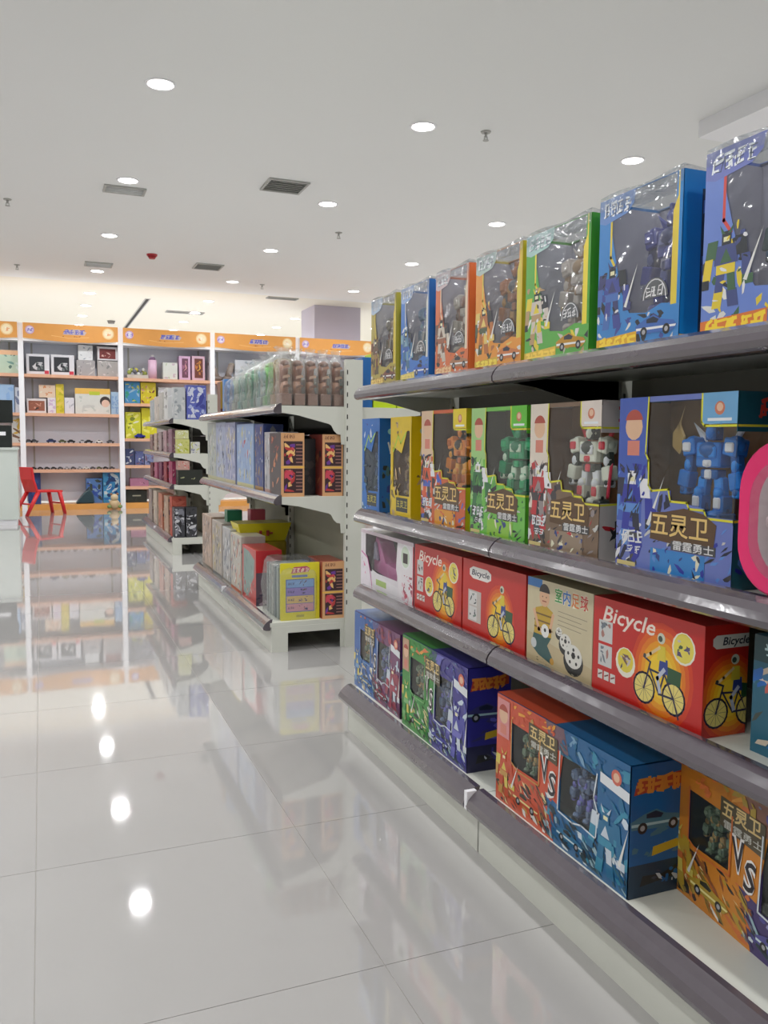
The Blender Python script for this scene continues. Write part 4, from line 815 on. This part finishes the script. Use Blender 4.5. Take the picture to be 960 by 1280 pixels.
for k in range(5): FG('pink_carton', f'{["mauve", "dusty pink", "greyish rose", "pale peach", "rosy brown"][k]} carton along the edge of the second level, farthest gondola', 1.01, 1.10, .835, .20-.01*k, [(150, 110, 126), (186, 150, 156), (170, 150, 150), (200, 176, 160), (150, 120, 116)][k], [(210, 200, 196), (120, 90, 100)], 20+k, y=7.2+.33*k, d=.2)
FG('red_label_carton', 'small carton with a red label on a black box, farthest gondola', 1.035, 1.13, .70, .075, (190, 150, 140), [(206, 50, 60), (206, 60, 60), (220, 200, 190)], 6)
FG('black_carton', 'black carton with a pale label on the third level, farthest gondola', 1.035, 1.235, .575, .125, (36, 40, 34), [(36, 40, 34), (160, 160, 120)], 7, n=4)
for k in range(5): FG('magenta_carton', f'{["magenta", "deep red", "plum", "dark pink", "wine-coloured"][k]} carton along the edge of the third level, farthest gondola', 1.01, 1.10, .575, .19-.012*k, [(170, 60, 100), (150, 50, 60), (120, 60, 90), (176, 90, 120), (110, 50, 60)][k], [(200, 150, 160), (90, 50, 70)], 30+k, y=7.2+.33*k, d=.2)
FG('patterned_carton', 'black and white patterned carton, left of a pair at the lowest level', 1.0, 1.085, .14, .25, (60, 60, 66), [(196, 196, 200), (30, 30, 34), (120, 120, 130)], 8, n=34)
FG('patterned_carton', 'black and white patterned carton, right of a pair at the lowest level', 1.095, 1.185, .14, .25, (56, 56, 60), [(196, 196, 200), (30, 30, 34), (120, 120, 130)], 9, n=34)
FG('red_carton', 'orange-red carton behind the patterned pair on the farthest gondola', 1.0, 1.12, .14, .33, (190, 84, 66), [(206, 110, 90), (160, 60, 50)], 10, y=7.18)
for k in range(4): FG('tan_carton', f'{["tan", "terracotta", "beige", "brown-grey"][k]} carton along the lowest edge of the farthest gondola', .99, 1.09, .14, .32, [(176, 146, 124), (186, 120, 96), (190, 176, 160), (150, 136, 130)][k], [(206, 190, 170), (130, 100, 90), (90, 90, 96)], 50+k, y=7.33+.38*k, d=.26)

# ---------------------------------------------------------------- back wall shelving
YB = 11.95
posts = [-2.71, -1.48, -.25, .985, 2.215, 3.445, 4.68]
boards = {3: [1.78, 1.277, .886, .536], 4: [1.77, 1.43, .955, .59, .30], 5: [1.77, 1.35, .9], 2: [1.78, 1.277, .886], 1: [1.78, 1.277], 6: [1.77, 1.3, .9, .5]}
for i in range(6):
    xa, xb = posts[i], posts[i+1]; key = i+1
    nm = {1: 'outside the left picture edge', 2: 'cut by the left picture edge', 3: 'behind the red chair', 4: 'second from the red chair', 5: 'behind the bagged toys', 6: 'below the lilac column'}[key]
    root = empty('display_shelving', (xa, YB, 0)); tag(root, f'orange-headed white display bay {nm}', 'shelf', 'orange-headed display bays')
    W = xb-xa; D = .34
    b = MB(); b.box(0, 0, 0, .065, D, 2.43); b.build('side_panel', WHITE, root)
    if key == 6: b = MB(); b.box(W, 0, 0, W+.065, D, 2.43); b.build('side_panel', WHITE, root)
    b = MB(); b.box(.065, D-.02, .1, W, D, 2.2); b.build('back_panel', BACKP, root)
    for sx in (.15, W-.12): b = MB(); b.box(sx, D-.026, .1, sx+.022, D-.0205, 2.2); b.build('slotted_strip', VENTM, root)
    b = MB(); b.box(.066, .0, 0, W, D-.02, .075); b.build('base_board', ORANGE, root)
    for z in boards[key]: b = MB(); b.box(.066, .0, z-.04, W, D-.021, z); b.build('shelf_board', WOOD, root)
    b = MB(); A_ = [(.066, 2.235), (W*.3, 2.215), (W*.5, 2.205), (W*.7, 2.207), (W-.001, 2.235), (W-.001, 2.43), (.066, 2.43)]
    b.prism([(x, z) for x, z in A_], 1, -.03, -.012); hd = b.build('header_board', ORANGE, root)
    b = MB(); b.box(.066, -.012, 2.2, W, D-.02, 2.22, (190, 190, 190)); b.build('top_board', WHITE, root)
    A = Art(W, .1, 1.0); rng = random.Random(i); A.e = .031; f = 'front'; A.clamp = False
    A.disc(f, .12, 2.34, .055, (206, 170, 206), 12); A.disc(f, .12, 2.34, .04, (232, 226, 236), 12); strokes(A, f, .085, 2.32, .155, 2.36, 2, (120, 80, 190), rng)
    A.build('left_emblem', CARD, root); A = Art(W, .1, 1.0); A.e = .031; A.clamp = False
    A.disc(f, .90, 2.335, .075, (240, 206, 150), 16); A.disc(f, .90, 2.335, .06, (250, 230, 190), 16); A.blobs(f, .87, 2.31, .93, 2.36, [(236, 170, 120), (250, 240, 220)], 6, .02, rng)
    A.build('right_emblem', CARD, root); A = Art(W, .1, 1.0); A.e = .031; A.clamp = False
    A.poly(f, [(.44, 2.3), (.66, 2.3), (.68, 2.34), (.6, 2.375), (.47, 2.36)], (196, 180, 180)); strokes(A, f, .45, 2.31, .66, 2.36, 4, (80, 90, 190), rng, wd=.22); A.line(f, [(.33, 2.28), (.5, 2.255), (.7, 2.275)], .008, (240, 190, 120)); A.blobs(f, .42, 2.27, .62, 2.285, [(150, 70, 40)], 6, .008, rng, 0)
    A.v = [(x, y, z) for x, y, z in A.v]; A.build('header_logo', CARD, root)
def PX(x0, x1, yt, yb, y=12.03):
    a = at(x0, yb, 1, y); c = at(x1, yb, 1, y); t = at(x0, yt, 1, y); return a.x, c.x, t.z
def BG(name, label, x0, x1, yt, zb, col, pal=None, seed=0, y=12.03, d=.16, n=12, sz=.10, extra=None, cat='box', ang=None):
    ybot = 640; a, c, t = PX(x0, x1, yt, (yt+20), y); rng = random.Random(seed+x0)
    def art(A):
        if pal: A.blobs('front', .04, .04, .96, .96, pal, n, sz, rng, ang)
        if extra: extra(A)
    return carton(name, label, cat, c-a, d, max(.03, t-zb), (a, y, zb+.0005), 0, col, art, m=GOODS, bevel=0)
def darkwin(c): return lambda A: (A.rect('front', .12, .15, .78, .88, c), A.blobs('front', .25, .2, .7, .6, [(150, 170, 160), (206, 206, 210), (110, 120, 120)], 8, .1, random.Random(3)), A.rect('front', .78, .03, .97, .2, (206, 60, 80)))
z = 1.78
BG('window_carton', 'white carton with dark window, first on the top level behind chair', 33, 62, 442, z, (222, 222, 228), extra=darkwin((60, 64, 70)))
BG('window_carton', 'white carton with dark window, second on the top level behind chair', 64, 93, 443, z, (222, 222, 228), extra=darkwin((50, 52, 58)))
BG('grey_carton', 'grey carton under the small white one, top level', 96, 119, 450, z, (170, 166, 168), [(140, 136, 140), (200, 198, 196)])
zt = z+.0+PX(96, 119, 450, 470)[2]-z
BG('white_carton', 'small white carton standing on a grey one, top level', 98, 116, 431, zt+.002, (222, 224, 226), [(150, 160, 170), (206, 206, 210)])
BG('grey_carton', 'grey carton under the dark red windowed one, top level', 122, 148, 450, z, (176, 172, 170), [(140, 140, 140), (206, 200, 200)])
BG('red_window_carton', 'white carton with dark red window at the top right, chair bay', 122, 147, 433, zt+.002, (214, 210, 214), extra=lambda A: (A.rect('front', .1, .15, .9, .85, (120, 50, 50)), A.blobs('front', .2, .25, .8, .6, [(206, 170, 160), (90, 40, 40)], 6, .1, random.Random(5))))
z = 1.277
BG('photo_carton', 'white carton with brown photo, lower left of second level', 34, 58, 498, z, (222, 214, 214), extra=lambda A: (A.rect('front', .08, .15, .92, .85, (150, 90, 70)), A.blobs('front', .2, .2, .8, .7, [(206, 150, 130), (60, 50, 50), (170, 110, 90)], 8, .1, random.Random(5))))
BG('cream_carton', 'cream carton lying under the orange-striped stack', 60, 70, 497, z, (226, 220, 226), [(206, 180, 210)])
BG('yellow_carton', 'yellow-green carton upright in the second level stack', 70, 80, 480, z, (214, 196, 60), [(190, 180, 40), (226, 200, 90)])
BG('white_carton', 'plain white carton right of the yellow-green stack', 81, 93, 497, z, (220, 218, 224), [(180, 180, 190)], n=3)
BG('striped_carton', 'pale orange carton on top of the cream one, second level', 49, 69.5, 481, z+PX(49, 69, 497, 515)[2]-z+.002, (226, 200, 176), [(214, 140, 90), (226, 220, 200)], d=.12)
BG('wide_carton', 'wide pale carton with yellow top and a child photo, second level', 94, 138, 485, z, (214, 214, 208), [(200, 200, 196), (190, 196, 190)], extra=lambda A: (A.rect('front', 0, .78, 1, 1, (232, 186, 90)), A.rect('front', .4, .74, .7, .88, (190, 200, 60)), A.disc('front', .85, .5, .2, (60, 46, 44)), A.disc('front', .86, .42, .15, (226, 190, 170))))
BG('blue_carton', 'pale blue carton at the right end of the second level', 139, 149, 490, z, (170, 196, 220), [(140, 170, 210)])
# small cars
def toy_car(x, z, y, L, col, label, truck=False):
    root = empty('toy_car', (x, y, z)); tag(root, label, 'toy car', 'toy cars on the back shelves')
    b = MB(); H = L*.46; b.prism([(-L/2, H*.25), (L/2, H*.25), (L/2, H*.62), (L*.28, H*.7), (L*.12, H), (-L*.22, H), (-L*.36, H*.66), (-L/2, H*.6)], 1, -L*.2, L*.2, col); b.prism([(-L*.2, H*.7), (L*.22, H*.7), (L*.1, H*.94), (-L*.18, H*.94)], 1, -L*.203, L*.203, (40, 46, 56)); b.build('car_body', TOY, root)
    for sx in (-.3, .3):
        b = MB(); b.tube((sx*L, -L*.22, H*.22), (sx*L, L*.22, H*.22), H*.22, H*.22, 10, (26, 26, 28)); b.build('wheels', TOY, root)
cc = [('black', (40, 42, 46)), ('silver', (170, 172, 178)), ('dark grey', (84, 86, 92)), ('white', (216, 216, 214)), ('navy', (36, 48, 96)), ('olive', (90, 96, 60))]
x = .0
for k in range(13):
    c = cc[[0, 0, 0, 0, 2, 1, 2, 1, 3, 2, 5, 0, 2][k]]
    toy_car(-.10+.082*k, .5365, 12.03, .075, c[1], f'{c[0]} toy car, {(ORD+["eleventh", "twelfth", "last"])[k] if k else "leftmost"} along the lower toy car shelf')
for k, (px, c) in enumerate(((36, cc[2]), (43, cc[2]), (64, cc[4]), (78, cc[5]), (89, cc[0]), (103, cc[1]), (111, cc[0]), (124, cc[3]), (138, cc[2]))):
    toy_car(at(px, 552, 1, 12.03).x, .8865, 12.03, .10 if k != 2 else .12, c[1], f'{c[0]} toy car, {ORD[k] if k else "leftmost"} along the upper toy car shelf')
z = .076
BG('navy_panel', 'navy blue flat carton behind the red chair', 35, 51, 590, z, (50, 70, 130), [(40, 60, 120), (60, 90, 150)], d=.05, y=12.05)
BG('blue_play_set', 'light blue boxed play set at the bottom right of chair bay', 129, 150, 590, z, (60, 140, 190), [(40, 110, 180), (120, 180, 210), (30, 60, 110), (200, 210, 214)], n=26)
BG('blue_play_set', 'blue and white play set box leaning left of the light blue one', 108, 128, 598, z, (90, 130, 190), [(60, 90, 180), (150, 180, 210), (60, 70, 60)], n=20, y=12.06)
root = empty('dark_bag', (at(106, 620, 1, 11.99).x, 12.0, z+.001)); tag(root, 'dark teal slumped bag on the bottom level of the chair bay', 'bag')
b = MB(); b.prism([(-.12, 0), (.12, 0), (.11, .12), (.07, .2), (.0, .16), (-.08, .06)], 1, -.05, .06, (44, 66, 74)); b.build('sack', TOY, root, .015)
b = MB(); b.tube((.02, 0, .16), (.06, 0, .22), .012, .01, 8, (30, 40, 44)); b.build('tied_neck', TOY, root)
root = empty('plush_heap', (at(143, 630, 1, 11.88).x, 11.86, 0)); tag(root, 'small tan and cream soft toy on the floor before the bay', 'soft toy')
b = MB(); b.ball((0, 0, .07), .07, .06, .07, (196, 170, 130)); b.ball((0, -.01, .16), .05, .045, .05, (206, 186, 150)); b.build('body', TOY, root)
b = MB(); [b.ball((s*.04, 0, .205), .018, .015, .018, (150, 110, 80)) for s in (-1, 1)]; [b.ball((s*.07, -.03, .04), .03, .03, .025, (120, 140, 80)) for s in (-1, 1)]; b.build('ears', TOY, root)
# bay 4
z = 1.77
root = empty('toy_tray', (at(157, 470, 1, 12.03).x+.02, 12.03, z+.001)); tag(root, 'tray heaped with yellow and white toys, top level second bay', 'toy set')
b = MB(); b.box(0, 0, 0, .28, .16, .05, (200, 196, 186)); b.build('tray', GOODS, root); b = MB(); rng = random.Random(2)
for k in range(16): b.ball((.03+.22*rng.random(), .03+.1*rng.random(), .06+.08*rng.random()), .03, .03, .03, [(206, 196, 80), (220, 220, 214), (120, 120, 130), (170, 180, 90)][k % 4], 8, 5)
tag(b.build('toy_pieces', TOY, root), kind='stuff')
root = empty('pink_bottle', (at(191, 470, 1, 12.05).x, 12.08, z+.001)); tag(root, 'tall pink bottle-shaped box with silver cap, top level second bay', 'bottle')
b = MB(); b.tube((0, 0, 0), (0, 0, .26), .06, .06, 16, (222, 186, 210)); b.build('bottle_body', TOY, root); b = MB(); b.tube((0, 0, .26), (0, 0, .30), .05, .03, 14, (120, 90, 120)); b.tube((0, 0, .30), (0, 0, .33), .025, .02, 12, (226, 226, 230)); b.build('cap', TOY, root)
BG('white_carton', 'low white carton with faint green print, top level second bay', 204, 222, 453, z, (216, 220, 214), [(170, 190, 150), (196, 180, 190)], n=6)
BG('doll_carton', 'pink doll carton with brown window, left of a pair', 224, 238, 445, z, (214, 176, 206), extra=lambda A: (A.rect('front', .25, .1, .8, .9, (110, 70, 90)), A.blobs('front', .3, .2, .75, .8, [(206, 150, 150), (160, 100, 130)], 8, .07, random.Random(3))))
BG('doll_carton', 'pink doll carton with gold-toned window, right of a pair', 240, 256, 445, z, (216, 180, 196), extra=lambda A: (A.rect('front', .2, .1, .85, .9, (110, 60, 50)), A.blobs('front', .25, .2, .8, .8, [(220, 170, 70), (190, 120, 60)], 10, .07, random.Random(3))))
z = 1.43
BG('sea_carton', 'blue and yellow picture carton, second level of second bay', 156, 175, 477, z, (70, 140, 190), [(206, 200, 60), (60, 150, 120), (150, 180, 200)], n=18)
BG('animal_carton', 'yellow and brown picture carton, second level of second bay', 176, 195, 478, z, (206, 190, 40), [(120, 60, 50), (200, 150, 130), (226, 210, 90)], n=18)
BG('white_carton', 'white carton partly hidden by the farthest gondola top', 198, 212, 484, z, (206, 206, 210), [(170, 170, 176)], n=4)
z = .955
BG('lemon_carton', 'lemon yellow carton, left of a pair at mid height', 157, 176, 515, z, (206, 206, 50), [(236, 232, 130), (120, 130, 40), (222, 222, 200)], n=14)
BG('lemon_carton', 'lemon yellow carton, right of a pair at mid height', 177, 196, 510, z, (214, 206, 40), [(190, 180, 40), (232, 226, 110)], n=10)
toy_car(at(175, 545, 1, 11.97).x, z+.001, 11.985, .14, (30, 40, 150), 'blue toy car with white ends before the lemon yellow cartons')
z = .59
for k, c in enumerate(((60, 70, 110), (90, 100, 150), (120, 130, 170))): BG('small_blue_carton', f'{["dark blue", "mid blue", "pale blue"][k]} small carton in a row low on the second bay', 157+12*k, 168+12*k, 561+3*k, z, c, [(200, 206, 214), (40, 50, 90), (120, 90, 110)], n=12)
z = .30
BG('flat_carton', 'flat mauve carton low in the second bay', 163, 186, 598, z, (176, 120, 150), [(200, 150, 170), (90, 60, 80)], n=6)
z = .076
BG('black_crate', 'black crate with pale tag at the bottom of the second bay', 158, 184, 613, z, (44, 48, 42), [(60, 62, 54)], n=3, extra=lambda A: A.rect('front', .3, .5, .7, .6, (170, 170, 150)))
# bay 5: boots and more
z = 1.77
for k, (px, tl) in enumerate(((271, .25), (285, -.2))):
    root = empty('soft_boots', (at(px, 470, 1, 12.05).x, 12.08, z+.002)); tag(root, f'grey furry boot-like toy leaning {"left" if k == 0 else "right"}, third bay top level', 'soft toy', 'grey furry toys')
    b = MB(); b.ball((0, 0, .04), .09, .06, .045, (120, 110, 104)); b.build('foot', TOY, root); b = MB(); b.tube((0, 0, .05), (-tl*.3, 0, .24), .05, .045, 10, (140, 128, 120)); b.ball((-tl*.3, 0, .24), .047, .047, .03, (150, 140, 130)); b.build('shaft', TOY, root)
BG('white_carton', 'white carton behind the bagged toys, third bay top level', 294, 330, 450, 1.77, (196, 200, 206), [(150, 160, 170)], n=4)
BG('teal_carton', 'teal carton behind the bagged toys, third bay second level', 300, 340, 480, 1.35, (110, 150, 160), [(150, 180, 180)], n=4)
BG('blue_strip_carton', 'blue carton in the bay below the lilac column', 440, 452, 450, 1.77, (50, 110, 180), [(190, 210, 60)], n=4)
# bay 2 (left edge)
BG('green_carton', 'pale green carton with orange top at the left picture edge', -6, 25, 437, 1.78, (190, 210, 190), [(120, 160, 150), (206, 220, 214), (90, 120, 110)], n=12, extra=lambda A: A.rect('front', 0, .8, 1, 1, (236, 190, 150)))
BG('sky_carton', 'pale sky-blue carton, second level at the left picture edge', -8, 18, 480, 1.277, (160, 190, 224), [(140, 176, 220), (190, 206, 226)], n=8)
BG('white_strip_carton', 'narrow white carton beside the left bay divider', 19, 25.5, 484, 1.277, (206, 210, 220), [(120, 130, 160)], n=3)
BG('white_carton', 'white carton with yellow foot above the counter', 15, 25.5, 520, .886, (210, 210, 206), [(206, 170, 70), (120, 90, 70)], n=8)

# ---------------------------------------------------------------- chair, counter and its machines
root = empty('child_chair', (-.01, 11.32, 0), .55); tag(root, 'small red plastic child chair before the orange-based bay', 'chair')
b = MB(); b.prism([(-.15, .285), (.20, .275), (.21, .29), (.20, .30), (-.15, .31)], 1, -.14, .14); b.build('seat', REDP, root, .004)
b = MB(); b.prism([(-.15, .29), (-.12, .30), (-.165, .44), (-.185, .59), (-.215, .595), (-.20, .44)], 1, -.135, .135); b.build('backrest', REDP, root, .006)
for sx, sy, dx in ((-.12, -.12, -.17), (-.12, .12, -.17), (.17, -.12, .06), (.17, .12, .06)):
    b = MB(); b.tube((sx, sy, .285), (sx+dx, sy*1.15, .0), 0.027, .021, 8); b.build('leg', REDP, root)
for sx, dx in ((-.205, 0), (.2, 0)):
    b = MB(); b.tube((sx, -.13, .14), (sx, .13, .14), .01, .01, 8); b.build('stretcher', REDP, root)
xr = at(24, 656, 2, 0).x
root = empty('service_counter', (xr, 10.03, 0)); tag(root, 'pale greenish-white service counter at the left picture edge', 'counter')
CM = mat('pale_counter_laminate', (206, 214, 208), rough=.4, noise=.03)
b = MB(); b.box(-1.6, 0, .06, 0, .55, .82); b.build('cabinet', CM, root); b = MB(); b.box(-1.62, -.015, .82, .012, .565, .845); b.build('counter_top', CM, root); b = MB(); b.box(-1.58, .02, 0, -.02, .53, .06); b.build('plinth', WHITE, root)
xs_ = at(16, 530, 1, 10.2).x
root = empty('monitor', (xs_-.22, 10.25, .846)); tag(root, 'black monitor back at the left picture edge on the counter', 'monitor')
b = MB(); b.box(-.22, 0, .27, .22, .03, .52, (26, 32, 30)); b.build('screen', TOY, root, .004); b = MB(); b.box(-.03, .03, .012, .03, .05, .35, (24, 26, 26)); b.box(-.12, -.05, 0, .12, .1, .012, (24, 26, 26)); b.build('stand', TOY, root)
root = empty('receipt_printer', (xs_-.22, 10.06, .846)); tag(root, 'black receipt printer standing on the counter in front of the monitor', 'printer')
b = MB(); b.prism([(0, 0), (.16, 0), (.16, .2), (.1, .24), (0, .24)], 0, 0, .21, (30, 36, 34)); b.build('housing', TOY, root, .006); b = MB(); b.box(.03, -.004, .13, .15, .0, .17, (190, 200, 196)); b.build('paper', WHITE, root)
